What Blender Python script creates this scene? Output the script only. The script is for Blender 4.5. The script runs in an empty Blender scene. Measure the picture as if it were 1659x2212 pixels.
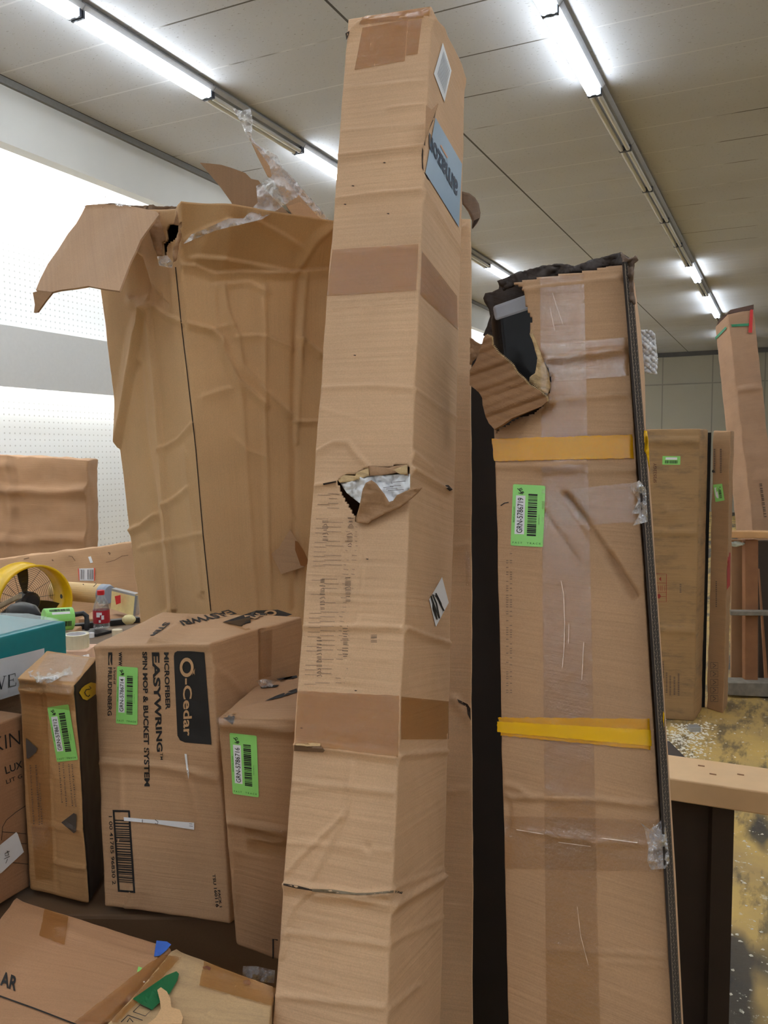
import bpy, bmesh, math, random
import numpy as np
from mathutils import Vector, Matrix, noise
from mathutils.bvhtree import BVHTree

SC = bpy.context.scene
COL = SC.collection
random.seed(7)
RNG = np.random.default_rng(11)

# ------------------------------------------------------------------ camera
FPX, IW, IH = 1800.0, 1659, 2212
PITCH, YAW, ROLL = math.radians(4.02), math.radians(26.0), math.radians(0.24)
CAM = np.array([0.0, 0.0, 1.6])
FW = np.array([-math.sin(YAW) * math.cos(PITCH), math.cos(YAW) * math.cos(PITCH), -math.sin(PITCH)])
R0 = np.array([math.cos(YAW), math.sin(YAW), 0.0]); U0 = np.cross(R0, FW)
RT = R0 * math.cos(ROLL) - U0 * math.sin(ROLL)
UP = R0 * math.sin(ROLL) + U0 * math.cos(ROLL)
cd = bpy.data.cameras.new('camera'); cam = bpy.data.objects.new('camera', cd); COL.objects.link(cam)
cd.sensor_fit = 'HORIZONTAL'; cd.sensor_width = 36; cd.lens = 36 * FPX / IW
cd.clip_start = 0.02; cd.clip_end = 200
cam.matrix_world = Matrix(((RT[0], UP[0], -FW[0], CAM[0]), (RT[1], UP[1], -FW[1], CAM[1]), (RT[2], UP[2], -FW[2], CAM[2]), (0, 0, 0, 1)))
SC.camera = cam

# ------------------------------------------------------------------ world, exposure
w = bpy.data.worlds.new('world'); SC.world = w; w.use_nodes = True
w.node_tree.nodes['Background'].inputs[0].default_value = (0.75, 0.85, 1.0, 1)
w.node_tree.nodes['Background'].inputs[1].default_value = 0.05
SC.view_settings.view_transform = 'Standard'; SC.view_settings.look = 'None'
SC.view_settings.gamma = 1; SC.view_settings.use_curve_mapping = False
SC.view_settings.exposure = 0.0
TUBE_POWER = 29.0       # emission of a lit ceiling tube
COVE_POWER = 48.0       # tubes in the wall cove
SC.cycles.use_denoising = True
SC.cycles.max_bounces = 7; SC.cycles.diffuse_bounces = 4; SC.cycles.transparent_max_bounces = 12

# ------------------------------------------------------------------ measuring helpers
def ray(x, y): return FW + RT * ((x - IW / 2) / FPX) - UP * ((y - IH / 2) / FPX)
def P(x, y, d): return CAM + ray(x, y) * d
def onz(x, y, z): r = ray(x, y); return CAM + r * ((z - CAM[2]) / r[2])
def on_y(x, y, Y): r = ray(x, y); return CAM + r * (Y / r[1])
def CP(xc, h, d): return CAM + RT * xc + UP * h + FW * d        # camera-frame metres
def ground(xc, d, z):                                            # point at lateral xc, level distance d, height z
    f2 = np.array([-math.sin(YAW), math.cos(YAW), 0]); return np.array([0, 0, z]) + R0 * xc + f2 * d
def pxof(pts):
    v = np.atleast_2d(pts) - CAM; z = v @ FW
    return np.stack([IW / 2 + FPX * (v @ RT) / z, IH / 2 - FPX * (v @ UP) / z], 1)
def down(top, low, z):
    t = (z - top[2]) / (low[2] - top[2]); return top + (low - top) * t
def Z(ox, oy, s): return lambda *p: [(ox + a / s, oy + b / s) for a, b in p]

# ------------------------------------------------------------------ materials
def lin(c):
    return tuple(((v / 12.92) if v <= 0.04045 else ((v + 0.055) / 1.055) ** 2.4) for v in [k / 255 for k in c]) + (1,)
MATS = {}
def nodes(name):
    m = bpy.data.materials.new(name); m.use_nodes = True; nt = m.node_tree
    return m, nt, nt.nodes['Principled BSDF']
def mapped(nt, kind, scale):
    tc = nt.nodes.new('ShaderNodeTexCoord'); mp = nt.nodes.new('ShaderNodeMapping')
    mp.inputs['Scale'].default_value = scale; nt.links.new(tc.outputs[kind], mp.inputs[0]); return mp.outputs[0]
def noise_n(nt, vec, scale, detail=4, rough=0.55):
    n = nt.nodes.new('ShaderNodeTexNoise'); n.inputs['Scale'].default_value = scale
    n.inputs['Detail'].default_value = detail; n.inputs['Roughness'].default_value = rough
    nt.links.new(vec, n.inputs['Vector']); return n.outputs[0]
def ramp(nt, fac, stops):
    r = nt.nodes.new('ShaderNodeValToRGB'); e = r.color_ramp.elements
    while len(e) < len(stops): e.new(0.5)
    for k, (p, c) in enumerate(stops): e[k].position = p; e[k].color = c if len(c) == 4 else tuple(c) + (1,)
    nt.links.new(fac, r.inputs[0]); return r.outputs[0]
def mixc(nt, a, b, fac, mode='MIX'):
    m = nt.nodes.new('ShaderNodeMix'); m.data_type = 'RGBA'; m.blend_type = mode
    for s, v in ((6, a), (7, b), (0, fac)):
        if hasattr(v, 'links') or hasattr(v, 'is_output'): nt.links.new(v, m.inputs[s])
        else: m.inputs[s].default_value = v
    return m.outputs[2]
def bump(nt, h, strength, dist, prev=None):
    b = nt.nodes.new('ShaderNodeBump'); b.inputs['Strength'].default_value = strength; b.inputs['Distance'].default_value = dist
    nt.links.new(h, b.inputs['Height'])
    if prev: nt.links.new(prev, b.inputs['Normal'])
    return b.outputs[0]
def g(v): return (v, v, v, 1)

def card(name, rgb, streak=0.10, flute=0.25, dirt=0.0, along='v', rough=0.72):
    """corrugated cardboard: fine paper grain, soft blotches, faint flute lines across the panel"""
    if name in MATS: return MATS[name]
    m, nt, bs = nodes(name)
    ob = mapped(nt, 'Object', (1, 1, 1))
    blot = ramp(nt, noise_n(nt, ob, 4.0, 3), [(0.3, g(0.90)), (0.7, g(1.06))])
    grain = ramp(nt, noise_n(nt, ob, 420.0, 2), [(0.3, g(0.93)), (0.7, g(1.06))])
    sc = (1.5, 90, 1) if along == 'v' else (90, 1.5, 1)
    st = noise_n(nt, mapped(nt, 'UV', sc), 2.0, 3)
    stc = ramp(nt, st, [(0.32, g(1 - streak)), (0.62, g(1 + streak * 0.4))])
    c = mixc(nt, lin(rgb), blot, 1.0, 'MULTIPLY'); c = mixc(nt, c, grain, 1.0, 'MULTIPLY'); c = mixc(nt, c, stc, 1.0, 'MULTIPLY')
    if dirt > 0:
        dn = ramp(nt, noise_n(nt, mapped(nt, 'UV', (3, 9, 1)), 1.6, 6, 0.7), [(0.50, g(0)), (0.72, g(dirt))])
        c = mixc(nt, c, lin((70, 66, 60)), dn)
    nt.links.new(c, bs.inputs['Base Color']); bs.inputs['Roughness'].default_value = rough
    wv = nt.nodes.new('ShaderNodeTexWave'); wv.bands_direction = 'Y' if along == 'v' else 'X'
    wv.inputs['Scale'].default_value = 22; wv.inputs['Distortion'].default_value = 0.6
    nt.links.new(mapped(nt, 'UV', (1, 1, 1)), wv.inputs['Vector'])
    n1 = bump(nt, wv.outputs[1], flute, 0.0006)
    n2 = bump(nt, st, 0.5, 0.0016, n1)
    n3 = bump(nt, noise_n(nt, ob, 26.0, 6, 0.6), 0.22, 0.003, n2)
    nt.links.new(n3, bs.inputs['Normal'])
    MATS[name] = m; return m

def plain(name, rgb, rough=0.5, metal=0.0, vary=0.06, nscale=40, bmp=0.0, spec=0.5, emit=None):
    if name in MATS: return MATS[name]
    m, nt, bs = nodes(name)
    ob = mapped(nt, 'Object', (1, 1, 1))
    v = noise_n(nt, ob, nscale, 3)
    c = mixc(nt, lin(rgb), ramp(nt, v, [(0.3, g(1 - vary)), (0.7, g(1 + vary))]), 1.0, 'MULTIPLY')
    nt.links.new(c, bs.inputs['Base Color'])
    bs.inputs['Roughness'].default_value = rough; bs.inputs['Metallic'].default_value = metal
    bs.inputs['Specular IOR Level'].default_value = spec
    if bmp: nt.links.new(bump(nt, v, bmp, 0.004), bs.inputs['Normal'])
    if emit: bs.inputs['Emission Color'].default_value = emit[0]; bs.inputs['Emission Strength'].default_value = emit[1]
    MATS[name] = m; return m

def tape_mat(name, tint, gloss, opaq=0.0, body=(150, 110, 75), rough=0.16, wr=0.5, wscale=60):
    """see-through packing tape: tinted film over the board, with wrinkles that catch the lamps"""
    if name in MATS: return MATS[name]
    m = bpy.data.materials.new(name); m.use_nodes = True; nt = m.node_tree
    nt.nodes.clear(); out = nt.nodes.new('ShaderNodeOutputMaterial')
    tr = nt.nodes.new('ShaderNodeBsdfTransparent'); tr.inputs[0].default_value = tint
    gl = nt.nodes.new('ShaderNodeBsdfGlossy'); gl.inputs['Roughness'].default_value = rough
    gl.inputs['Color'].default_value = (1, 1, 1, 1)
    df = nt.nodes.new('ShaderNodeBsdfDiffuse'); df.inputs[0].default_value = lin(body)
    ob = mapped(nt, 'Object', (1, 1, 1))
    n1 = bump(nt, noise_n(nt, ob, wscale, 5, 0.62), min(wr, 1), 0.0021 * wr)
    n2 = bump(nt, noise_n(nt, ob, 260, 1, 0.5), 1.0, 0.0004 * wr, n1)
    nt.links.new(n2, gl.inputs['Normal'])
    m1 = nt.nodes.new('ShaderNodeMixShader'); m1.inputs[0].default_value = opaq
    nt.links.new(tr.outputs[0], m1.inputs[1]); nt.links.new(df.outputs[0], m1.inputs[2])
    lw = nt.nodes.new('ShaderNodeLayerWeight'); lw.inputs[0].default_value = 0.25
    nt.links.new(n2, lw.inputs['Normal'])
    mul = nt.nodes.new('ShaderNodeMath'); mul.operation = 'MULTIPLY_ADD'; mul.inputs[1].default_value = 0.35; mul.inputs[2].default_value = gloss
    mul.use_clamp = True
    nt.links.new(lw.outputs['Fresnel'], mul.inputs[0])
    m2 = nt.nodes.new('ShaderNodeMixShader'); nt.links.new(mul.outputs[0], m2.inputs[0])
    nt.links.new(m1.outputs[0], m2.inputs[1]); nt.links.new(gl.outputs[0], m2.inputs[2])
    nt.links.new(m2.outputs[0], out.inputs[0]); MATS[name] = m; return m

def glow(name, rgb, power):
    m, nt, bs = nodes(name); bs.inputs['Base Color'].default_value = g(0.8)
    bs.inputs['Emission Color'].default_value = rgb; bs.inputs['Emission Strength'].default_value = power
    MATS[name] = m; return m

M_CARD_A = card('cardboard_pale', (209, 170, 132), 0.04, 0.35)
M_CARD_B = card('cardboard_tan', (192, 152, 114), 0.05, 0.2)
M_CARD_W = card('cardboard_smooth', (212, 170, 122), 0.015, 0.02, along='u')
M_CARD_R = card('cardboard_dull_tan', (184, 145, 108), 0.05, 0.2)
M_CARD_D = card('cardboard_brown', (172, 132, 96), 0.05, 0.2)
M_CARD_F = card('cardboard_dusty', (170, 134, 92), 0.10, 0.1, dirt=0.55)
M_CARD_G = card('cardboard_taped_brown', (190, 146, 98), 0.08, 0.2)
M_RAW = card('torn_board_core', (204, 172, 124), 0.25, 0.6)
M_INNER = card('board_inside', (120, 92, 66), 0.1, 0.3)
M_BLACKPRINT = plain('black_print', (30, 27, 26), 0.7, vary=0.15)
M_FADEPRINT = plain('faded_print', (112, 92, 78), 0.8, vary=0.2, nscale=150)
M_GREYPRINT = plain('grey_print', (84, 74, 68), 0.75)
M_REDPRINT = plain('red_print', (150, 50, 40), 0.7)
M_GREEN = plain('green_label_paper', (150, 222, 118), 0.45, vary=0.02)
M_WHITE = plain('white_paper', (240, 240, 242), 0.6, vary=0.02)
M_CLEAR = tape_mat('clear_packing_tape', (0.925, 0.875, 0.80, 1), 0.07, rough=0.09, wr=1.0)
M_BROWNTAPE = tape_mat('brown_packing_tape', (0.93, 0.85, 0.74, 1), 0.035, 0.42, (182, 124, 64), 0.08, 1.4)
M_YELTAPE = tape_mat('yellow_packing_tape', (0.98, 0.75, 0.12, 1), 0.04, 0.74, (238, 170, 2), 0.09, 1.5)
M_YELTAPE2 = tape_mat('yellow_tape_doubled', (0.98, 0.75, 0.12, 1), 0.02, 0.93, (246, 190, 16), 0.2, 0.4)
M_BLUETAPE = tape_mat('blue_printed_tape', (0.6, 0.7, 0.8, 1), 0.03, 0.93, (150, 172, 192), 0.3, 0.15)
M_FILM = tape_mat('stretch_film', (0.95, 0.95, 0.96, 1), 0.20, 0.34, (240, 240, 244), 0.14, 5.0, 45)

# ------------------------------------------------------------------ object helpers
def tag(o, label=None, cat=None, group=None, kind=None):
    if label: o['label'] = label
    if cat: o['category'] = cat
    if group: o['group'] = group
    if kind: o['kind'] = kind
    return o
def thing(name, label, cat, base, group=None):
    o = bpy.data.objects.new(name, None); COL.objects.link(o); o.location = Vector(base)
    o.empty_display_size = 0.05
    tag(o, label, cat, group); o['base'] = [float(v) for v in base]; return o
def origin_of(o):
    v = Vector((0, 0, 0))
    while o is not None: v += o.location; o = o.parent
    return v
def mesh_obj(name, V, F, mat, parent=None, uv=None, smooth=False, origin=None, mats=None, fm=None):
    """V in world metres; stored relative to the object's origin"""
    V = np.asarray(V, float)
    if origin is None:
        origin = np.array(origin_of(parent)) if parent else np.array([V[:, 0].mean(), V[:, 1].mean(), V[:, 2].min()])
    me = bpy.data.meshes.new(name); me.from_pydata((V - origin).tolist(), [], [list(map(int, f)) for f in F])
    for mm in (mats or [mat]): me.materials.append(mm)
    if fm is not None: me.polygons.foreach_set('material_index', fm)
    if uv is not None:
        ul = me.uv_layers.new(name='UVMap')
        li = np.zeros(len(me.loops), int); me.loops.foreach_get('vertex_index', li)
        ul.data.foreach_set('uv', np.asarray(uv)[li].ravel())
    if smooth: me.polygons.foreach_set('use_smooth', [True] * len(me.polygons))
    me.update(); me.validate()
    o = bpy.data.objects.new(name, me); COL.objects.link(o)
    if parent: o.parent = parent
    else: o.location = Vector(origin)
    return o
def solid(o, t, off=-1):
    md = o.modifiers.new('thickness', 'SOLIDIFY'); md.thickness = t; md.offset = off; return o

class MB:
    """collects simple solids into one mesh"""
    def __init__(s): s.V = []; s.F = []
    def add(s, V, F):
        n = len(s.V); s.V += [tuple(map(float, v)) for v in V]; s.F += [[i + n for i in f] for f in F]; return s
    def hexa(s, c):   # 8 corners: bottom 4 ring, top 4 ring
        return s.add(c, [(3, 2, 1, 0), (4, 5, 6, 7), (0, 1, 5, 4), (1, 2, 6, 5), (2, 3, 7, 6), (3, 0, 4, 7)])
    def box(s, lo, hi):
        x0, y0, z0 = lo; x1, y1, z1 = hi
        return s.hexa([(x0, y0, z0), (x1, y0, z0), (x1, y1, z0), (x0, y1, z0), (x0, y0, z1), (x1, y0, z1), (x1, y1, z1), (x0, y1, z1)])
    def obox(s, c, ax, ay, az):   # centre and three half vectors
        c, ax, ay, az = map(np.asarray, (c, ax, ay, az))
        return s.hexa([c - ax - ay - az, c + ax - ay - az, c + ax + ay - az, c - ax + ay - az, c - ax - ay + az, c + ax - ay + az, c + ax + ay + az, c - ax + ay + az])
    def tube(s, pts, r, n=10, cap=True, rr=None):
        pts = [np.asarray(p, float) for p in pts]; rings = []
        up = np.array([0.13, 0.27, 0.95])
        for i, p in enumerate(pts):
            t = pts[min(i + 1, len(pts) - 1)] - pts[max(i - 1, 0)]; t /= np.linalg.norm(t)
            a = np.cross(t, up); a /= np.linalg.norm(a); b = np.cross(t, a); q = rr[i] if rr else r
            rings.append([p + q * (math.cos(k * 2 * math.pi / n) * a + math.sin(k * 2 * math.pi / n) * b) for k in range(n)])
        V = [v for rg in rings for v in rg]; F = []
        for i in range(len(pts) - 1):
            for k in range(n): F.append((i * n + k, i * n + (k + 1) % n, (i + 1) * n + (k + 1) % n, (i + 1) * n + k))
        if cap: F += [tuple(range(n))[::-1], tuple(range((len(pts) - 1) * n, len(pts) * n))]
        return s.add(V, F)
    def lathe(s, c, prof, axis=(0, 0, 1), n=24):
        ax = np.asarray(axis, float); ax /= np.linalg.norm(ax)
        a = np.cross(ax, [0.3, 0.9, 0.2]); a /= np.linalg.norm(a); b = np.cross(ax, a); c = np.asarray(c, float)
        V = [c + ax * h + r * (math.cos(k * 2 * math.pi / n) * a + math.sin(k * 2 * math.pi / n) * b) for r, h in prof for k in range(n)]
        F = [(i * n + k, i * n + (k + 1) % n, (i + 1) * n + (k + 1) % n, (i + 1) * n + k) for i in range(len(prof) - 1) for k in range(n)]
        return s.add(V, F)
    def make(s, name, mat, parent=None, smooth=False, bevel=0, origin=None, seg=2):
        o = mesh_obj(name, s.V, s.F, mat, parent, smooth=smooth, origin=origin)
        if bevel:
            md = o.modifiers.new('bevel', 'BEVEL'); md.width = bevel; md.segments = 2 if bevel < .015 else 6; md.limit_method = 'ANGLE'
        return o

def in_poly(pts, poly):
    x, y = pts[:, 0], pts[:, 1]; r = np.zeros(len(pts), bool); n = len(poly); j = n - 1
    for i in range(n):
        xi, yi = poly[i]; xj, yj = poly[j]
        c = ((yi > y) != (yj > y)) & (x < (xj - xi) * (y - yi) / ((yj - yi) or 1e-9) + xi); r ^= c; j = i
    return r
def poly_dist(pts, line):
    """signed distance to a polyline in pixels, and a fade that dies off past its ends"""
    best = np.full(len(pts), 1e9); sd = np.zeros(len(pts))
    for (ax, ay), (bx, by) in zip(line[:-1], line[1:]):
        dx, dy = bx - ax, by - ay; L = math.hypot(dx, dy) or 1e-6
        t = np.clip(((pts[:, 0] - ax) * dx + (pts[:, 1] - ay) * dy) / (L * L), 0, 1)
        qx = pts[:, 0] - (ax + t * dx); qy = pts[:, 1] - (ay + t * dy)
        d = np.hypot(qx, qy); s = np.sign(dx * qy - dy * qx)
        k = d < best; best[k] = d[k]; sd[k] = (d * s)[k]
    return sd
def steps(L, st, r):
    n = max(2, int(math.ceil((L - 2 * r) / st)))
    return np.concatenate([[0, r * 0.35], np.linspace(r, L - r, n), [L - r * 0.35, L]])

class Carton:
    """a rounded-edge, slightly battered box body.
    corners: bottom front-left, front-right, back-right, back-left, then the same four on top"""
    def __init__(s, name, c, mat, parent, st=0.006, r=0.003, creases=(), holes=(), wob=0.0012, bot=None, bst=0.05, extra=None, smooth=True, mats=None, facemat=None, thick=0.0):
        c = [np.asarray(p, float) for p in c]; s.c = c
        Lx = (np.linalg.norm(c[1] - c[0]) + np.linalg.norm(c[5] - c[4])) / 2
        Lz = (np.linalg.norm(c[4] - c[0]) + np.linalg.norm(c[5] - c[1])) / 2
        Ly = (np.linalg.norm(c[2] - c[1]) + np.linalg.norm(c[6] - c[5])) / 2
        L = np.array([Lx, Ly, Lz]); a = [steps(Lx, st, r), steps(Ly, st, r), steps(Lz, st, r)]
        if bot:   # coarse below this fraction of the height (out of view)
            zz = steps(Lz, st, r); a[2] = np.concatenate([steps(Lz, bst, r)[steps(Lz, bst, r) < bot * Lz], zz[zz >= bot * Lz]])
        PV = []; UV = []; FI = []; FF = []; base = 0
        N = [(0, -1, 0), (1, 0, 0), (0, 1, 0), (-1, 0, 0), (0, 0, 1), (0, 0, -1)]
        ijk = [(0, 2, 1, 0), (1, 2, 0, Lx), (0, 2, 1, Ly), (1, 2, 0, 0), (0, 1, 2, Lz), (0, 1, 2, 0)]
        flip = [0, 0, 1, 1, 0, 1]
        for f, (i, j, k, val) in enumerate(ijk):
            A, B = np.meshgrid(a[i], a[j]); n = A.size; p = np.zeros((n, 3)); p[:, i] = A.ravel(); p[:, j] = B.ravel(); p[:, k] = val
            PV.append(p); UV.append(np.stack([A.ravel() + f * 3.1, B.ravel()], 1)); FI.append(np.full(n, f))
            w_, h_ = len(a[i]), len(a[j])
            q = (np.arange(h_ - 1)[:, None] * w_ + np.arange(w_ - 1)[None]).ravel() + base
            quad = np.stack([q, q + 1, q + w_ + 1, q + w_], 1)
            FF.append(quad[:, ::-1] if flip[f] else quad); base += n
        PV = np.concatenate(PV); UV = np.concatenate(UV); FI = np.concatenate(FI); FF = np.concatenate(FF); facef = FI[FF[:, 0]]
        key = np.round(PV * 1e5).astype(np.int64)
        q = np.clip(PV, r, L - r); d = PV - q; dn = np.linalg.norm(d, axis=1, keepdims=True); PV2 = q + r * d / np.maximum(dn, 1e-9)
        t = PV2 / L; u, v, w_ = t[:, 0:1], t[:, 1:2], t[:, 2:3]
        W = ((c[0] * (1 - u) + c[1] * u) * (1 - v) + (c[3] * (1 - u) + c[2] * u) * v) * (1 - w_) + ((c[4] * (1 - u) + c[5] * u) * (1 - v) + (c[7] * (1 - u) + c[6] * u) * v) * w_
        # outward direction of each face in the world
        cen = sum(c) / 8
        fn = []
        for f in range(6):
            idx = [(0, 1, 5, 4), (1, 2, 6, 5), (2, 3, 7, 6), (3, 0, 4, 7), (4, 5, 6, 7), (0, 1, 2, 3)][f]
            nn = np.cross(c[idx[1]] - c[idx[0]], c[idx[3]] - c[idx[0]]); nn /= np.linalg.norm(nn)
            if nn @ (sum(c[i] for i in idx) / 4 - cen) < 0: nn = -nn
            fn.append(nn)
        s.fn = fn
        px = pxof(W)
        disp = np.zeros((len(W), 3))
        edge = np.minimum.reduce([np.where(PV2 < L / 2, PV2, L - PV2)[:, ax_] + np.where([(FI == ff) for ff in ([1, 3], [0, 2], [4, 5])[ax_]][0] | [(FI == ff) for ff in ([1, 3], [0, 2], [4, 5])[ax_]][1], 9, 0) for ax_ in range(3)])
        fade = np.clip(edge / 0.004, 0, 1)
        for cr in creases:
            f, line, wpx, amp, kind = cr
            sel = np.where(FI == f)[0]; sd = poly_dist(px[sel], line) / wpx
            if kind == 'step': h = 1.9 * np.where(sd >= 0, np.clip(1 - sd / 3.2, 0, 1) ** 1.3, np.clip(1 + sd / .8, 0, 1))
            elif kind == 'ridge': h = np.exp(-sd * sd)
            elif kind == 'tilt': h = np.clip(-sd, 0, None)
            else: h = np.exp(-np.abs(sd) * 1.5)
            disp[sel] += (h * amp * fade[sel])[:, None] * fn[f]
        # weld
        _, first, inv = np.unique(key, axis=0, return_index=True, return_inverse=True); inv = inv.ravel()
        V = W[first].copy(); cnt = np.bincount(inv); D = np.stack([np.bincount(inv, disp[:, k]) for k in range(3)], 1) / cnt[:, None]
        V += D
        if wob:
            for i_ in range(len(V)):
                x, y, z = V[i_]; nv = noise.noise_vector((x * 9 + 3, y * 9, z * 9)); nv2 = noise.noise_vector((x * 35, y * 35 + 8, z * 35))
                V[i_] += np.array(nv) * wob + np.array(nv2) * wob * 0.35
        if extra: V = extra(V)
        F = inv[FF]; cpx = px[FF].mean(1)
        keep = np.ones(len(F), bool)
        for f, poly in holes: keep &= ~((facef == f) & in_poly(cpx, poly))
        F = F[keep]; ff = facef[keep]; FFk = FF[keep]
        origin = np.array(origin_of(parent)) if parent else V[V[:, 2].argmin()]
        me = bpy.data.meshes.new(name); me.from_pydata((V - origin).tolist(), [], F.tolist())
        ms = mats or [mat]
        for mm in ms: me.materials.append(mm)
        if facemat: me.polygons.foreach_set('material_index', [facemat.get(int(k), 0) for k in ff])
        ul = me.uv_layers.new(name='UVMap'); ul.data.foreach_set('uv', UV[FFk].reshape(-1, 2).ravel())
        me.polygons.foreach_set('use_smooth', [smooth] * len(me.polygons)); me.update()
        s.o = bpy.data.objects.new(name, me); COL.objects.link(s.o); s.o.parent = parent
        if thick: solid(s.o, thick)
        s.bvh = BVHTree.FromPolygons([Vector(v) for v in V], F.tolist())
        s.thing = parent
        s.planes = [(c[0], fn[0]), (c[1], fn[1]), (c[2], fn[2]), (c[0], fn[3]), (c[4], fn[4])]
    def at(s, x, y, off=0.0006, face=0):
        dr = ray(x, y); L = np.linalg.norm(dr); h = s.bvh.ray_cast(Vector(CAM), Vector(dr / L))
        p0, n0 = s.planes[face]
        tpl = ((p0 - CAM) @ n0) / (dr @ n0); pp = CAM + dr * tpl
        if face == 4:      # a top: follow the line of sight down onto the real surface height
            for _ in range(4):
                q = s.bvh.ray_cast(Vector((pp[0], pp[1], p0[2] + .12)), Vector((0, 0, -1)))
                zz_ = q[0][2] if q[0] is not None and q[0][2] > p0[2] - .08 else p0[2]
                pp = CAM + dr * ((zz_ - CAM[2]) / dr[2])
            return pp + np.array([0, 0, off * 1.4])
        if h[0] is not None and np.linalg.norm(np.array(h[0]) - pp) < 0.12: pp = np.array(h[0])
        return pp + n0 * off

def hom(q):
    """unit square -> four pixel corners (ll, lr, ur, ul)"""
    s_ = [(0, 0), (1, 0), (1, 1), (0, 1)]; A = []; b = []
    for (u, v), (x, y) in zip(s_, q):
        A += [[u, v, 1, 0, 0, 0, -u * x, -v * x], [0, 0, 0, u, v, 1, -u * y, -v * y]]; b += [x, y]
    h = np.linalg.solve(np.array(A, float), np.array(b, float))
    def f(u, v):
        w_ = h[6] * u + h[7] * v + 1; return ((h[0] * u + h[1] * v + h[2]) / w_, (h[3] * u + h[4] * v + h[5]) / w_)
    return f
def sheet(name, body, q, mat, parent=None, nu=8, nv=8, off=0.0006, jag=0.0, face=0, solidify=0.0):
    """a quad (ll, lr, ur, ul in photo pixels) laid on the body's surface"""
    H = hom(q); V = []; uv = []
    for j in range(nv + 1):
        for i in range(nu + 1):
            u, v = i / nu, j / nv; x, y = H(u, v)
            if jag and (j in (0, nv) or i in (0, nu)): x += random.uniform(-jag, jag); y += random.uniform(-jag, jag)
            V.append(body.at(x, y, off, face)); uv.append((u, v))
    F = [(j * (nu + 1) + i, j * (nu + 1) + i + 1, (j + 1) * (nu + 1) + i + 1, (j + 1) * (nu + 1) + i) for j in range(nv) for i in range(nu)]
    o = mesh_obj(name, V, F, mat, parent or body.thing, uv=uv, smooth=True)
    if solidify: solid(o, solidify, 1)
    return o
def polys(name, body, plist, mat, parent=None, off=0.0008, cut=9.0, face=0, split=0):
    if split:
        for i in range(0, len(plist), split): last = polys(name, body, plist[i:i + split], mat, parent, off, cut, face)
        return last
    """filled pixel polygons laid on the body's surface, as one part"""
    bm = bmesh.new()
    for pl in plist:
        vs = [bm.verts.new((x, y, 0)) for x, y in pl]
        if len(vs) >= 3:
            es = [bm.edges.new((vs[i], vs[(i + 1) % len(vs)])) for i in range(len(vs))]
            bmesh.ops.triangle_fill(bm, edges=es, use_beauty=True) if len(vs) > 4 else bm.faces.new(vs)
    return lay(name, body, bm, mat, parent, off, cut, face)
def lay(name, body, bm, mat, parent, off, cut, face=0):
    bmesh.ops.triangulate(bm, faces=bm.faces[:])
    for _ in range(5):
        le = [e for e in bm.edges if e.calc_length() > cut]
        if not le: break
        bmesh.ops.subdivide_edges(bm, edges=le, cuts=1); bmesh.ops.triangulate(bm, faces=bm.faces[:])
    bm.verts.index_update()
    V = [body.at(v.co.x, v.co.y, off, face) for v in bm.verts]
    F = [[v.index for v in f.verts] for f in bm.faces]; bm.free()
    if not F: return None
    o = mesh_obj(name, V, F, mat, parent or body.thing)
    return o
def text_mesh(s_, bold=0.0, space=1.0, shear=0.0):
    cu = bpy.data.curves.new('t', 'FONT'); cu.body = s_; cu.offset = bold; cu.space_character = space; cu.resolution_u = 3; cu.shear = shear
    o = bpy.data.objects.new('t', cu); COL.objects.link(o)
    dg = bpy.context.evaluated_depsgraph_get(); me = bpy.data.meshes.new_from_object(o.evaluated_get(dg))
    V = np.array([v.co[:2] for v in me.vertices]); F = [list(p.vertices) for p in me.polygons]
    bpy.data.objects.remove(o); bpy.data.curves.remove(cu); bpy.data.meshes.remove(me)
    lo, hi = V.min(0), V.max(0); return (V - lo) / (hi - lo), F
def text_bm(s_, q, bm=None, bold=0.0, space=1.0, shear=0.0):
    V, F = text_mesh(s_, bold, space, shear); H = hom(q); bm = bm or bmesh.new()
    vs = [bm.verts.new((*H(u, v), 0)) for u, v in V]
    for f in F:
        try: bm.faces.new([vs[i] for i in f])
        except ValueError: pass
    return bm
def text(name, body, s_, q, mat, parent=None, bold=0.02, off=0.0009, cut=14, face=0, space=1.0, shear=0.0):
    return lay(name, body, text_bm(s_, q, None, bold, space, shear), mat, parent, off, cut, face)
def rotcw(q4):  # text that reads downward: give tl,tr,br,bl of the printed column on the photo -> ll,lr,ur,ul of the text
    tl, tr, br, bl = q4; return [tl, bl, br, tr]
def rotccw(q4): # text that reads upward
    tl, tr, br, bl = q4; return [br, tr, tl, bl]

def stroke(pts, w_):
    """polygon outline of a pen stroke in pixels"""
    L = []; R = []
    for i, (x, y) in enumerate(pts):
        a = pts[max(i - 1, 0)]; b = pts[min(i + 1, len(pts) - 1)]; dx, dy = b[0] - a[0], b[1] - a[1]; l = math.hypot(dx, dy) or 1
        L.append((x - dy / l * w_ / 2, y + dx / l * w_ / 2)); R.append((x + dy / l * w_ / 2, y - dx / l * w_ / 2))
    return [[L[i], L[i + 1], R[i + 1], R[i]] for i in range(len(pts) - 1)]
def strokes(*ss): return [p for pts, w_ in ss for p in stroke(pts, w_)]

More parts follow.
